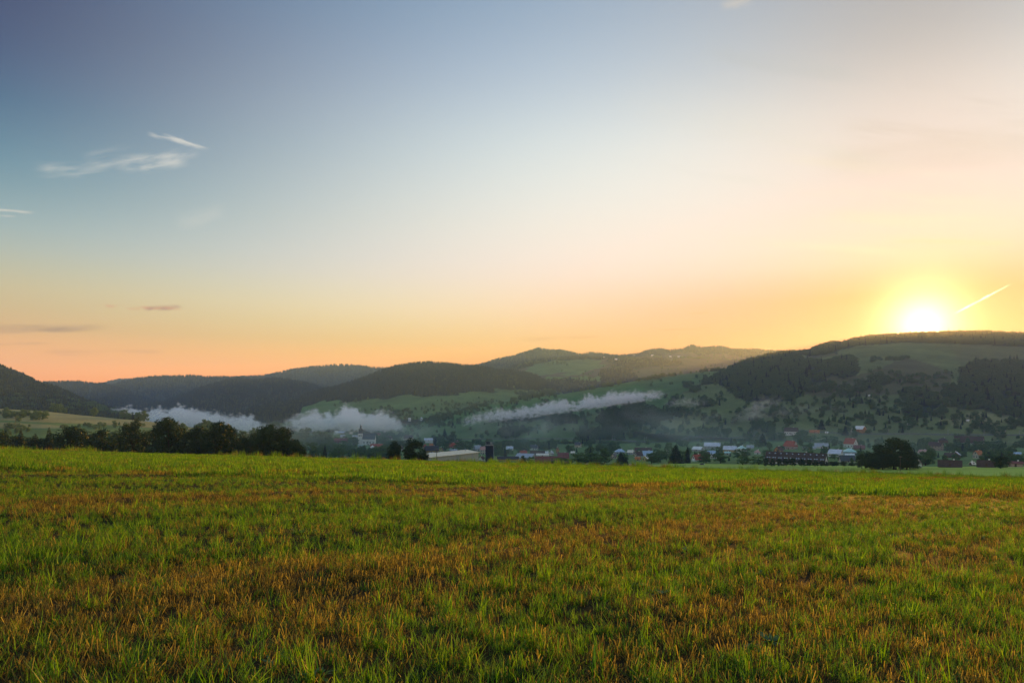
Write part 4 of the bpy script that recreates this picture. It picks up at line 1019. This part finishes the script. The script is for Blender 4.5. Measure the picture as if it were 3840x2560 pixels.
H('square grey house with a teal hipped roof', 3185, 1708, 44, 36, 15, 12, 12, 'grey', 'teal', 'hip', rows=2, nwin=4)
H('low maroon roofed building right of the teal hipped house', 3222, 1684, 38, 16, 6, 9, 0, 'brown', 'maroon', nwin=4)
H('dark house with a cream gable beside the long dark roof', 3176, 1732, 52, 22, 8, 17, 24, 'cream', 'slate', nwin=4)
H('white tarpaulin covered shed roof behind the dark house', 3186, 1714, 30, 14, 7, 6, 8, 'grey', 'white', name='shed', cat='shed')
H('house with an orange brown gable and a pale roof on the slope', 3226, 1617, 34, 22, 9, 11, -36, 'orange', 'white')
H('small white gable left of the orange brown gabled house', 3197, 1618, 12, 9, 3, 8, 78, 'white', 'grey')
H('large brown house of two storeys with a veranda', 3509, 1688, 44, 28, 18, 13, -22, 'stone', 'brown', rows=2, nwin=4)
H('brown hipped roof above the large two storey house', 3536, 1656, 30, 20, 5, 9, 8, 'brown', 'brown', 'hip')
H('long barn with a brown roof and a white right gable', 3634, 1664, 92, 24, 7, 22, -10, 'white', 'brown', name='barn', cat='barn', nwin=9, chim=0)
H('small pale pink house left of the large brown house', 3462, 1703, 28, 18, 8, 9, -34, 'grey', 'pink')
H('reddish timber house with a grey roof', 3586, 1716, 26, 24, 12, 10, 80, 'timber', 'grey')
H('brown roof adjoining the reddish timber house', 3560, 1716, 30, 20, 8, 10, 10, 'brown', 'brown')
H('cream gabled house with an orange roof by a dark conifer', 3668, 1718, 26, 22, 16, 13, 50, 'cream', 'orange', **V2)
H('wide dark brown roof at the edge of the lower field', 3562, 1752, 72, 28, 6, 20, 0, 'brown', 'brown', name='barn', cat='barn', nwin=6, chim=1)
H('dark brown roof with a pale base at the field edge', 3698, 1752, 54, 26, 6, 20, 0, 'white', 'brown', name='barn', cat='barn', nwin=6, chim=1)
H('small house with a pale roof between two dark brown roofs', 3646, 1744, 16, 12, 6, 7, 50, 'brown', 'cream')
H('house with a pale pink wall at the right frame edge', 3808, 1750, 44, 20, 14, 6, 0, 'pink', 'maroon', nwin=4)
H('thin white gable right beside the large lobed tree', 3450, 1750, 14, 13, 12, 12, 86, 'white', 'brown')
H('grey glazed greenhouse in the dim trees on the right', 3810, 1706, 30, 12, 6, 5, 0, 'grey', 'blue', name='greenhouse', cat='greenhouse', nwin=6, door=False, chim=0)
# far hamlet on the rolling farmland
for sx, sy, Lp, lb in [(2264,1344,8,'tiny white house on the far farmland, leftmost of the hamlet'),(2310,1350,9,'tiny pale house near the leftmost of the far hamlet'),(2378,1336,8,'tiny white house in the middle of the far hamlet'),(2447,1336,10,'tiny pale roofed house at the right of the far hamlet'),(2513,1340,9,'small white house near the long pale roof of the hamlet'),(2548,1341,24,'long pale roof at the right end of the far hamlet')]:
    H(lb, sx, sy, Lp, 5, 3, 3, random.uniform(-20, 20), 'white', 'white', nwin=2, gwin=0, chim=0)
H('small white farmhouse on the meadow below the sun', 3262, 1486, 8, 6, 3, 3, 0, 'white', 'white', nwin=2, chim=0)
H('pale shed on the strip of meadow right of the sun', 3408, 1593, 10, 6, 3, 2, 0, 'white', 'white', name='shed', cat='shed', nwin=1, gwin=0, chim=0)
H('two toned pale shed on the shaded right slope', 3622, 1578, 20, 7, 3, 2, 0, 'white', 'white', name='shed', cat='shed', nwin=2, gwin=0, chim=0)

# the long building with roof windows
X, Y, Z = hit(2984, 1738)
k = Y / FPX
hb = empty('long_building', (X, Y, Z), math.radians(-15) - math.atan2(X, Y))
tag(hb, 'long white building with a dark roof full of small skylights', 'building')
L_, D_, hw_, hr_ = 212*k, 52*k, 9*k, 33*k
house_local(hb, L_, D_, hw_, hr_, WM['white'], mat('roof_long', (0.075, 0.052, 0.045), 0.8), 'gable', rows=1, nwin=14, chim=2, gwin=2)
rf = [c for c in hb.children if c.name.startswith('roof')][0]
sl_ang = math.atan2(hr_, D_ / 2)
for i in range(10):
    for row, t_ in ((0, 0.32), (1, 0.80)):
        for dxx in ((-0.75, 0.75) if row == 0 else (0.0,)):
            x = -L_/2 + L_ * (i + 0.55) / 10 + dxx
            s_ = ob('skylight', _sf, rf, (x, -D_/2 * (1 - t_), hw_ + hr_ * t_ + 0.24)); s_.rotation_euler = (sl_ang, 0, 0); s_.scale = (0.8, 0.8, 1)
            ob('pane', _sp, s_)

# church
X, Y, Z = hit(1385, 1668)
k = Y / FPX
ch = empty('church', (X, Y, Z), math.radians(-14) - math.atan2(X, Y))
tag(ch, 'white church with a dark onion spire and a steep slate roof', 'church')
L_, D_, hw_, hr_ = 46*k, 22*k, 24*k, 20*k
house_local(ch, L_, D_, hw_, hr_, WM['white'], RM['slate'], 'gable', rows=0, chim=0, door=True)
for i in range(4): window(ch, -L_/2 + L_*(i+0.5)/4, -D_/2-0.002, hw_*0.3, 0, 1.6)
tw = 8.5 * k; tx = -L_/2 - tw - 0.4
box('tower', (tx-tw, tx+tw, -tw, tw, -3, 44*k), WM['white'], ch)
for sx_ in (-0.4, 0.4): window(ch, tx + sx_*tw, -tw-0.002, 33*k, 0, 1.5)
V, F = [], []
prof = [(1.28,44),(1.25,45.2),(0.85,48),(0.72,50),(0.92,53),(1.0,56),(0.86,59),(0.5,62),(0.32,64.5),(0.30,67),(0.42,68.5),(0.34,71),(0.16,74),(0.07,78),(0.02,82)]
tube(V, F, [(tx, 0, z*k + 0.003) for r_, z in prof], [r_*tw for r_, z in prof], 12)
F.append(tuple(range(11, -1, -1)))
sp_ = ob('spire', mesh('spire', V, F, [RM['slate']], True), ch)
V, F = boxv(-0.06,0.06,-0.06,0.06,0,1.6); V2_, F2_ = boxv(-0.45,0.45,-0.05,0.05,0.9,1.05)
ob('cross', mesh('cross', V + V2_, F + [tuple(i+8 for i in f) for f in F2_], [METAL]), sp_, (tx, 0, 81.5*k))
V, F = [], []
tube(V, F, [(L_*0.02,0,z) for z in (hw_+hr_-0.5, hw_+hr_+1.6, hw_+hr_+1.7, hw_+hr_+3.4)], [0.5,0.5,0.7,0.03], 8)
ob('ridge_turret', mesh('ridge_turret', V, F, [RM['slate']]), ch)

# tan roofed industrial shed with panelled walls
def at(sx, Y, z=None):
    X = (sx - 1920) / FPX * Y
    return X, Y, float(top_z(np.array([X]), np.array([Y]))[0])
a0, a1 = at(1612, 425), at(1794, 472)
zr = EYE + (HOR - 1716) / FPX * 425
Ls = math.hypot(a1[0]-a0[0], a1[1]-a0[1]); ang = math.atan2(a1[1]-a0[1], a1[0]-a0[0])
sh = empty('industrial_shed', ((a0[0]+a1[0])/2, (a0[1]+a1[1])/2, min(a0[2], a1[2]) - 1), ang)
tag(sh, 'long industrial shed with grey panelled wall and tan low pitched roof', 'shed')
Hs = zr - (min(a0[2], a1[2]) - 1)
Ws = 20.0
box('wall', (-Ls/2, Ls/2, 0, Ws, -2, Hs), WM['tan'], sh)
npan = 26
pm = mesh('wall_panel', *boxv(-Ls/npan/2+0.06, Ls/npan/2-0.06, -0.1, -0.002, 0.3, Hs-0.15), [WM['tan']])
pd = mesh('dark_panel', *boxv(-Ls/npan/2+0.06, Ls/npan/2-0.06, -0.1, -0.002, 0.3, Hs-0.15), [WM['grey']])
for i in range(npan): ob('wall_panel', pd if i in (13, 14, 22) else pm, sh, (-Ls/2 + Ls*(i+0.5)/npan, 0, 0))
V = [(-Ls/2-.6,-.7,Hs+.003),(Ls/2+.6,-.7,Hs+.003),(Ls/2+.6,Ws/2,Hs+1.5),(-Ls/2-.6,Ws/2,Hs+1.5),(-Ls/2-.6,Ws+.7,Hs+.003),(Ls/2+.6,Ws+.7,Hs+.003)]
T = [(x, y, z + 0.35) for x, y, z in V]
rf = ob('roof', mesh('roof', V + T, [(6,7,8,9),(9,8,11,10),(3,2,1,0),(4,5,2,3),(0,1,7,6),(5,4,10,11),(1,2,8,7),(2,5,11,8),(4,3,9,10),(3,0,6,9)], [RM['tan']]), sh)
V, F = [], []
tube(V, F, [(Ls*0.42, Ws*0.4, Hs+1.2), (Ls*0.42, Ws*0.4, Hs+2.3), (Ls*0.42, Ws*0.4, Hs+2.31), (Ls*0.42, Ws*0.4, Hs+2.6)], [0.35,0.35,0.6,0.1], 8)
ob('roof_vent', mesh('roof_vent', V, F, [METAL]), rf)

# dark silo
X, Y, Z = at(1835, 560)
k = Y / FPX
si = empty('silo', (X, Y, Z), 0)
tag(si, 'dark navy cylindrical silo with a pale rim and railed top', 'silo')
R_ = 14.6 * k; ht = EYE + (HOR - 1669) / FPX * Y - Z
def cyl(name, r, z0, z1, m_, parent, n=28):
    V, F = [], []
    tube(V, F, [(0,0,z0), (0,0,z1)], [r, r], n)
    F += [tuple(range(n-1, -1, -1)), tuple(range(n, 2*n))]
    return ob(name, mesh(name, V, F, [m_]), parent)
cyl('tank', R_, -2, ht, WM['navy'], si)
rim = cyl('rim', R_ + 0.12, ht + 0.003, ht + 0.5, WM['grey'], si)
cyl('roof', R_ - 0.2, ht + 0.503, ht + 0.9, WM['navy'], si)
for i in range(5): cyl('hoop', R_ + 0.05, ht * (0.15 + 0.17*i), ht * (0.15 + 0.17*i) + 0.1, WM['navy'], si)
for i in range(14):
    a = 6.283 * i / 14
    p = cyl('rail_post', 0.06, 0, 1.9, METAL, si, 6); p.location = ((R_-.1)*math.cos(a), (R_-.1)*math.sin(a), ht + 0.5)
def ring(name, r, z, t, m_, parent, n=28):
    V, F = [], []
    for i in range(n):
        a = 6.283185 * i / n
        for rr, zz in ((r-t,z-t),(r+t,z-t),(r+t,z+t),(r-t,z+t)): V.append((rr*math.cos(a), rr*math.sin(a), zz))
    for i in range(n):
        j = (i+1) % n
        for q in range(4): F.append((i*4+q, i*4+(q+1)%4, j*4+(q+1)%4, j*4+q))
    return ob(name, mesh(name, V, F, [m_]), parent)
for zz in (1.2, 2.4): ring('rail', R_-.1, ht + zz, 0.06, METAL, si)
box('machine_housing', (-R_*0.8, R_*0.1, -1.2, 1.2, ht+0.9, ht+3.0), WM['navy'], si)
box('machine_housing', (R_*0.3, R_*0.7, -0.6, 0.6, ht+0.9, ht+2.6), WM['grey'], si)
p = cyl('ladder', 0.25, 0, ht, METAL, si, 6); p.location = (R_ + 0.35, -1.0, 0)

# ------------------------------------------------------------------ poles and small things
def pole_mesh():
    V, F = [], []
    tube(V, F, [(0,0,-0.5), (0,0,7.6)], [0.14, 0.09], 8)
    F += [tuple(range(8, 16))]
    return mesh('pole', V, F, [WOOD])
PM = pole_mesh(); XM = mesh('crossarm', *boxv(-0.8,0.8,-0.15,-0.05,6.9,7.05), [WOOD]); IM = mesh('insulator', *boxv(-0.06,0.06,-0.06,0.06,0,0.22), [FRAME])
def utility(X, Y, Z, h, label):
    r = empty('utility_pole', (X, Y, Z), 0.2); r.scale = (h/7.6,)*3
    ob('pole', PM, r); xa = ob('crossarm', XM, r)
    for dx_ in (-0.7, 0.0, 0.7): ob('insulator', IM, xa, (dx_, -0.1, 7.05))
    tag(r, label, 'utility pole')
X, Y, Z = at(1637, 380); utility(X, Y, Z, EYE + (HOR - 1680)/FPX*Y - Z, 'wooden utility pole standing before the tan roofed shed')
X, Y, Z = at(3376, 262); utility(X, Y, Z, EYE + (HOR - 1708)/FPX*Y - Z, 'thin utility pole in front of the large lobed tree')
X, Y, Z = at(57, 640); utility(X, Y, Z, 9.5, 'pale utility pole on the far left hillside field')
# railway: bed and catenary masts
V, F, pts = [], [], []
for sx in list(range(1700, 2900, 40)) + list(range(2900, 4000, 50)):
    sy = np.interp(sx, [1700, 2000, 2400, 2800, 3200, 3560, 4000], [1646, 1641, 1641, 1634, 1634, 1630, 1630])
    pts.append(hit(sx, float(sy)))
pts = np.array(pts)
for i in range(60): pts[1:-1, 1] = (pts[:-2, 1] + 2*pts[1:-1, 1] + pts[2:, 1]) / 4
sxs = np.array(list(range(1700, 2900, 40)) + list(range(2900, 4000, 50)))
pts[:, 0] = (sxs - 1920) / FPX * pts[:, 1]; pts[:, 2] = top_z(pts[:, 0], pts[:, 1])
for x, y, z in pts:
    V += [(x, y-5, z-1.5), (x, y-2.5, z+0.3), (x, y+2.5, z+0.3), (x, y+5, z-1.5)]
for i in range(len(pts)-1):
    for q in range(3): F.append((4*i+q, 4*i+4+q, 4*i+5+q, 4*i+1+q))
tag(ob('railway_bed', mesh('railway_bed', V, F, [mat('ballast', (0.12, 0.125, 0.10), 0.95, 0.3, 0.5)])), 'pale railway embankment crossing the slope above the village', kind='structure')
MP = mesh('mast', *boxv(-0.16,0.16,-0.16,0.16,-1,8.2), [METAL]); MA = mesh('bracket', *boxv(0.16,2.6,-0.08,0.08,6.8,6.95), [METAL])
for mi, sx in enumerate((1911, 1988, 2035, 2202, 2213, 2297, 2306, 2417, 2424, 2577, 2582, 2696, 2703, 2807, 2817, 3330, 3555, 3690, 3770, 3822)):
    Yp = float(np.interp(sx, sxs, pts[:, 1])) - 4; X = (sx - 1920) / FPX * Yp
    r = empty('catenary_mast', (X, Yp, float(top_z(np.array([X]), np.array([Yp]))[0])), 0)
    ob('mast', MP, r); ob('bracket', MA, r)
    tag(r, ORD[mi] + ' railway mast from the left along the embankment above the village', 'railway mast', 'masts along the railway')
# dark tarpaulin heap by the field edge, fence posts
X, Y, Z = hit(2632, 1742, 300)
r = empty('hay_heap', (X, Y, Z), 0); 
bm = bmesh.new(); bmesh.ops.create_icosphere(bm, subdivisions=3, radius=1)
for v in bm.verts: v.co = Vector((v.co.x*1.6, v.co.y*1.1, max(v.co.z, -0.2)*0.85)) * (0.9 + 0.25*random.random())
me = bpy.data.meshes.new('cover'); bm.to_mesh(me); bm.free(); me.materials.append(RM['dark']); ob('cover', me, r)
box('end_board', (1.62, 1.78, -0.45, 0.45, -0.1, 0.75), WM['white'], r)
tag(r, 'dark covered heap with a pale end board by the lower field', 'heap')
for sx, sy in ((2508, 1748), (2570, 1744), (2377, 1752)):
    X, Y, Z = hit(sx, sy, 300)
    o = ob('fence_post', mesh('fence_post', *boxv(-0.07,0.07,-0.07,0.07,-0.3,1.5), [WOOD]), None, (X, Y, Z))
    tag(o, 'thin dark fence post in the lower green field', 'post', 'posts in the lower field')

# ------------------------------------------------------------------ valley trees: the 200 largest singly, the rest one mass
HP = np.array([h_[:3] for h_ in HOUSES], float)
def clear(X, Y):
    hx = (HP[:, 0] - 1920) / FPX * HP[:, 2]
    dd = np.hypot(hx - X, HP[:, 2] - Y)
    if dd.min() < 7: return False
    sx = 1920 + FPX * X / Y                       # keep the view of the houses mostly free
    near = (abs(HP[:, 0] - sx) < 28) & (HP[:, 2] > Y) & (HP[:, 2] - Y < 130)
    return not near.any() or random.random() < 0.10
CAND = [c for c in CAND if clear(c[1], c[2])]
CAND.sort(key=lambda c: -c[0])
CUT = set('right left behind below beside near between above in on at under from by alone half touching facing leftmost among just highest before next'.split())
def short(lb):
    ws_ = lb.split(); out_ = []
    for i_, q_ in enumerate(ws_):
        if q_.strip(',') in CUT and i_ > 1: break
        out_.append(q_.strip(','))
    return ' '.join(out_[:8])
PICK = CAND[:205]
per = {}
for c in sorted(PICK, key=lambda c: c[1] / c[2]): per.setdefault(c[6], []).append(c)
used = set()
for c in PICK:
    s_, X, Y, Z, h_, kd, lb = c
    word = 'conifer' if kd == 'c' else 'tree'
    size = 'tall' if h_ > 11 else 'low' if h_ < 7 else 'mid sized'
    v_ = random.randrange(3) if kd == 'c' else random.randrange(len(mid_crowns))
    shp = '' if kd == 'c' else ('rounded', 'compact', 'slim', 'broad', 'spreading')[v_]
    sx, sy = proj(X, Y, Z)
    base_lb = lb.replace('tree', word, 1)
    final = base_lb
    near = sorted(((abs(hh_[0] - sx) + 2 * abs(hh_[1] - sy), hh_) for hh_ in HOUSES), key=lambda q: q[0])[:3]
    for d_, hh_ in near:
        if d_ > 75: continue
        rel = ('in front of' if Y < hh_[2] else 'behind') if abs(hh_[0] - sx) < 14 else ('left of' if sx < hh_[0] else 'right of')
        t_ = ' '.join(f'{size} {shp} {word} {rel} the {short(hh_[3])}'.split())
        if t_ not in used and len(t_.split()) <= 16: final = t_; break
    if final == base_lb and len(per[lb]) <= 20 and len(per[lb]) > 1:
        final = f'{ORD[[id(q) for q in per[lb]].index(id(c))]} from the left, a {base_lb}'
    used.add(final)
    tree(kd, X, Y, Z - 0.2, h_, label=' '.join(final.split()[:16]), group='trees of the valley', v=v_)
pb = [proto('wood_tree', c[0]) for c in mid_crowns[:4]] + [proto('wood_conifer', m_) for m_ in conifers[:2]]
rest = CAND[205:]
# shrubs dotted over the open slopes
def shrubs(poly, dens, h):
    pa = np.array(poly); X, Y = sample(30000, 500, 3500, pa[:,0].min(), pa[:,0].max())
    Z = top_z(X, Y); sx, sy = proj(X, Y, Z); kk = np.where(inpoly(sx, sy, poly))[0]
    wgt = np.clip(fbm(X[kk]/90, Y[kk]/90, 3) - 0.42, 0.01, 1) ** 1.6
    n_ = min(dens, len(kk)); kk = rng.choice(kk, n_, replace=False, p=wgt/wgt.sum())
    return [(0, X[i], Y[i], Z[i], h * rng.uniform(0.5, 1.3), 'b', '') for i in kk]
rest += shrubs([(1150,1500),(1900,1470),(2100,1480),(2000,1560),(1500,1640),(1150,1640)], 620, 8)
rest += shrubs([(2600,1440),(3840,1330),(3900,1600),(2600,1600)], 500, 8)
rest += shrubs([(1900,1340),(3000,1320),(2900,1440),(1900,1460)], 800, 8)
rest += shrubs([(1640,1380),(3000,1300),(3000,1345),(1900,1370)], 400, 9)
n = len(rest)
P = np.array([(c[1], c[2], c[3] - 0.3) for c in rest]); hh = np.array([c[4] for c in rest])
I = np.array([rng.integers(4, 6) if c[5] == 'c' else rng.integers(0, 4) for c in rest])
ww = hh * rng.uniform(0.8, 1.3, n)
scatter('valley_woods', 'hedges, copses and scrub spread over the hazy slopes', P, np.stack([np.zeros(n), np.zeros(n), rng.uniform(0, 6.28, n)], -1), np.stack([ww, ww, hh], -1), I, pb)

# forests on the hills: low meshes, thousands of them
FLEAF = leaf_mat('forest_leaf', (0.026, 0.044, 0.015), (0.065, 0.092, 0.028), 0.3, 0.7, 0.0)
FNEED = leaf_mat('forest_needle', (0.009, 0.020, 0.013), (0.020, 0.036, 0.020), 0.1, 0.7, 0.0)
def simple_conifer(seed):
    r = random.Random(seed); V, F = [], []
    for k_, (z0, z1, rr) in enumerate([(0.05,0.5,0.22),(0.3,0.75,0.16),(0.55,1.0,0.10)]):
        st = len(V); n_ = 7
        for j in range(n_):
            a = 6.283*j/n_ + r.uniform(-.2,.2); q = rr * r.uniform(0.75, 1.2)
            V.append((q*math.cos(a), q*math.sin(a), z0 + r.uniform(-.04,.04)))
        V.append((0, 0, z1))
        for j in range(n_): F.append((st+j, st+(j+1)%n_, st+n_))
    return proto('forest_conifer', quads_mesh('forest_conifer', V, F, [FNEED]))
def simple_broad(seed):
    return proto('forest_broadleaf', crown_mesh('forest_broadleaf', 160, 0.13, 12, seed, FLEAF, 'round', 0.5))
FC = [simple_conifer(i) for i in range(4)] + [simple_broad(90 + i) for i in range(3)]
def forest(key, label, spacing, hm, fc, polys=None, open_=False):
    h = hills[key]
    s0, s1 = max(h.s0, -250), min(h.s1, 4100)
    N0 = 90000
    Ymax, Ymin = h.Yc[:,1].max() * 1.06, h.Yf[:,1].min()
    X, Y = sample(N0, Ymin, Ymax, s0, s1)
    Z = h.z(X, Y); kk = Z > top_z(X, Y, skip=(key,)) + 0.5
    Yc, Yf, _, _ = h.at(1920 + FPX*X/Y); kk &= Y < Yc + 60
    sx, sy = proj(X, Y, Z)
    if polys is not None:
        pk = np.zeros(N0, bool)
        jx, jy = 70 * (fbm(X / 55 + 3, Y / 55, 3) - 0.47), 34 * (fbm(X / 55, Y / 55 + 11, 3) - 0.47)
        for p_ in polys: pk |= inpoly(sx + jx, sy + jy, p_)
        kk &= pk
    area = (Ymax**2 - Ymin**2) / 2 * (s1 - s0) / FPX
    kk = np.where(kk)[0]
    want = min(len(kk), int(area * len(kk) / N0 / spacing**2))
    kk = rng.choice(kk, want, replace=False)
    hh = hm * rng.uniform(0.65, 1.25, want) * (0.8 + 0.4 * fbm(X[kk]/120, Y[kk]/120, 2))
    con = rng.random(want) < fc * (0.4 + 1.2 * fbm(X[kk]/200 + 7, Y[kk]/200, 2))
    I = np.where(con, rng.integers(0, 4, want), rng.integers(4, 7, want))
    if open_: I = np.where(con, rng.integers(4, 6, want), rng.integers(0, 4, want))
    ww = np.where(con, hh * rng.uniform(0.75, 1.15, want), hh * rng.uniform(0.8, 1.2, want))
    hh = np.where(con, hh, hh * 0.75)
    scatter('forest', label, np.stack([X[kk], Y[kk], Z[kk] - 0.4], -1), np.stack([np.zeros(want)]*2 + [rng.uniform(0, 6.28, want)], -1), np.stack([ww, ww, hh], -1), I, pb if open_ else FC)
forest('H', 'mixed forest covering the tall hill below the sun', 9.5, 15, 0.2, WOODS['H'], True)
forest('H', 'loose woods and hedgerows on the meadows below the sun', 13, 10, 0.15, [[(2960,1510),(3190,1475),(3420,1505),(3560,1580),(3500,1625),(3200,1622),(2980,1575)], [(3250,1345),(3420,1338),(3430,1352),(3260,1360)], [(3180,1420),(3560,1400),(3570,1425),(3200,1446)], [(3560,1560),(3840,1580),(3950,1600),(3950,1630),(3560,1620)], [(2700,1520),(2960,1515),(2960,1560),(2750,1580)]], True)
forest('E', 'dense conifer forest on the middle hill', 6.5, 18, 1.6, WOODS['E'])
forest('A', 'dark forest on the far left hill', 7, 13, 0.6)
forest('D2', 'dark wood on the small spur', 8, 12, 0.8)
forest('D', 'hazy conifer forest on the hill behind the left fog', 9, 15, 1.2)
forest('B0', 'hazy wood on the low point by the fog', 9, 14, 1.0)
forest('B', 'hazy forest on the hill behind the far left', 11, 15, 1.0)
forest('B2', 'hazy forest on the broad blue hill', 14, 14, 0.9)
forest('C', 'faint forest on the farthest hill', 17, 14, 0.8)
forest('B3', 'hazy forest on the ridge left of the conifer hill', 15, 15, 1.2)
forest('F', 'conifer forest along the far ridge', 11, 14, 1.0, WOODS['F'])
forest('F2', 'woods and copses on the rolling farmland', 9, 11, 0.6, WOODS['F2'])

# ------------------------------------------------------------------ air: haze and ground fog
def volume(name, dens, col, g):
    m_ = bpy.data.materials.new(name); m_.use_nodes = True
    t = m_.node_tree; t.nodes.clear()
    v = t.nodes.new('ShaderNodeVolumePrincipled'); o_ = t.nodes.new('ShaderNodeOutputMaterial')
    v.inputs['Color'].default_value = (*col, 1); v.inputs['Anisotropy'].default_value = g; v.inputs['Density'].default_value = dens
    t.links.new(v.outputs[0], o_.inputs['Volume'])
    return m_, NT(t), v
HZ, _, _ = volume('haze_air', HAZE_DENS, HAZE_COL, HAZE_G)
tag(box('haze', (-6300, 6300, -70, 5350, -160, 345), HZ), 'thin bluish morning haze filling the valley air', kind='stuff')
_ico = bpy.data.meshes.new('fog_bank')
bm = bmesh.new(); bmesh.ops.create_cube(bm, size=2.0); bm.to_mesh(_ico); bm.free()
def fog(label, sx, sy, hwp, hhp, depth, dens, tilt=0.0, Y=None, nscale=4.0, off=0.0, near=0.0, amp=1.3, col=(1, 1, 1)):
    """a soft bank of ground fog lying on the land"""
    if Y is None: Y = hit(sx, sy)[1] - near
    X = (sx - 1920) / FPX * Y; Z = EYE + (HOR - sy) / FPX * Y
    k = Y / FPX
    m_, t, v = volume('fog_air', 0, col, 0.0)
    tc = t.n('ShaderNodeTexCoord').outputs['Object']
    sp_ = t.n('ShaderNodeSeparateXYZ'); t.link(tc, sp_.inputs[0])
    x, y, z = sp_.outputs
    u2 = t.m('ADD', t.m('MULTIPLY', x, x), t.m('MULTIPLY', y, y))
    mp = t.n('ShaderNodeMapping'); mp.inputs['Scale'].default_value = (hwp / hhp * 0.5, 0.25, 0.0); mp.inputs['Location'].default_value = (off, off, off)
    t.link(tc, mp.inputs[0])
    n1 = t.noise(mp.outputs[0], 1.9, 5, 0.62)
    mp2 = t.n('ShaderNodeMapping'); mp2.inputs['Scale'].default_value = (hwp / hhp * 0.6, 0.4, 0.9); mp2.inputs['Location'].default_value = (off, 3.0, off)
    t.link(tc, mp2.inputs[0])
    n2 = t.noise(mp2.outputs[0], nscale, 6, 0.65)
    top = t.m('MULTIPLY', t.m('SUBTRACT', 1.0, u2), t.m('ADD', t.m('MULTIPLY', n1, 3.2), -1.0))
    body = t.step(t.m('ADD', t.m('SUBTRACT', top, z), t.m('MULTIPLY', t.m('SUBTRACT', n2, 0.5), amp)), 0.0, 1.1)
    foot = t.step(t.m('ADD', z, t.m('MULTIPLY', t.m('SUBTRACT', n2, 0.62), 1.5)), -1.0, -0.1)
    side = t.step(u2, 1.0, 0.45)
    tex = t.m('ADD', t.m('MULTIPLY', t.step(n2, 0.38, 0.66), 0.85), 0.15)
    cap = t.step(z, 1.0, 0.7)
    t.link(t.m('MULTIPLY', t.m('MULTIPLY', t.m('MULTIPLY', t.m('MULTIPLY', body, foot), t.m('MULTIPLY', side, tex)), cap), dens), v.inputs['Density'])
    me = _ico.copy(); me.materials.clear(); me.materials.append(m_)
    o = ob('fog_bank', me, None, (X, Y, Z))
    o.scale = (hwp * k, depth, hhp * k)
    o.rotation_euler = (0, -math.radians(tilt), -math.atan2(X, Y))
    m_.cycles.volume_step_rate = 0.4
    return tag(o, label, kind='stuff')
fog('dense white fog filling the valley behind the dark row', 575, 1556, 265, 56, 220, 0.13, 0, 1500, off=1)
fog('thinning tail of the white fog behind the dark row', 800, 1572, 250, 52, 160, 0.08, -8, 1400, off=5)
fog('round topped white fog bank behind the church', 1275, 1566, 215, 64, 130, 0.11, 0, 1380, off=9)
fog('ragged right end of the fog bank behind the church', 1405, 1572, 130, 58, 110, 0.08, -4, 1340, off=13)
fog('long slanting fog bank on the smooth green hillside', 2150, 1512, 370, 38, 75, 0.10, 8.5, 1225, off=17)
fog('brightest upper end of the slanting fog bank', 2320, 1490, 180, 36, 55, 0.11, 8, 1235, off=21)
fog('thin lower end of the slanting fog bank', 1860, 1548, 150, 36, 70, 0.05, 10, 1230, off=25)
fog('small wisp of fog on the slope right of the slanting bank', 2570, 1502, 95, 30, 40, 0.014, 0, 1150, off=29)
fog('curl of mist rising at the edge of the big wood', 2840, 1515, 110, 44, 45, 0.012, 20, 1050, off=33)
fog('thin teal mist filling the valley over the village', 2000, 1610, 2300, 110, 420, 0.0013, 0, 900, off=45, nscale=0.8, amp=0.3, col=(0.80, 1.0, 0.96))
fog('broad thin mist hanging over the slope above the village', 2000, 1575, 900, 75, 240, 0.0016, 3, 1150, off=37, nscale=1.0, amp=0.6)
fog('thin mist over the meadow below the big wood', 2860, 1545, 330, 50, 110, 0.003, 6, 1010, off=41, nscale=1.0)

# added air over the right-hand hill, tinted orange for the sun's glow
m_, t, v = volume('orange_glow_air', 0, (1.0, 0.66, 0.36), 0.72)
tc = t.n('ShaderNodeTexCoord').outputs['Object']
r = t.n('ShaderNodeVectorMath', operation='LENGTH'); t.link(tc, r.inputs[0])
t.link(t.m('MULTIPLY', t.step(r.outputs['Value'], 1.0, 0.2), 0.6e-4), v.inputs['Density'])
m_.cycles.volume_step_rate = 3.0
me = bpy.data.meshes.new('glow_haze'); bm = bmesh.new(); bmesh.ops.create_icosphere(bm, subdivisions=3, radius=1.0); bm.to_mesh(me); bm.free(); me.materials.append(m_)
o = ob('glow_haze', me, None, (900, 1300, 80)); o.scale = (1000, 1150, 255)
tag(o, 'added thin haze tinted orange for the sun glow over the right hill', kind='stuff')
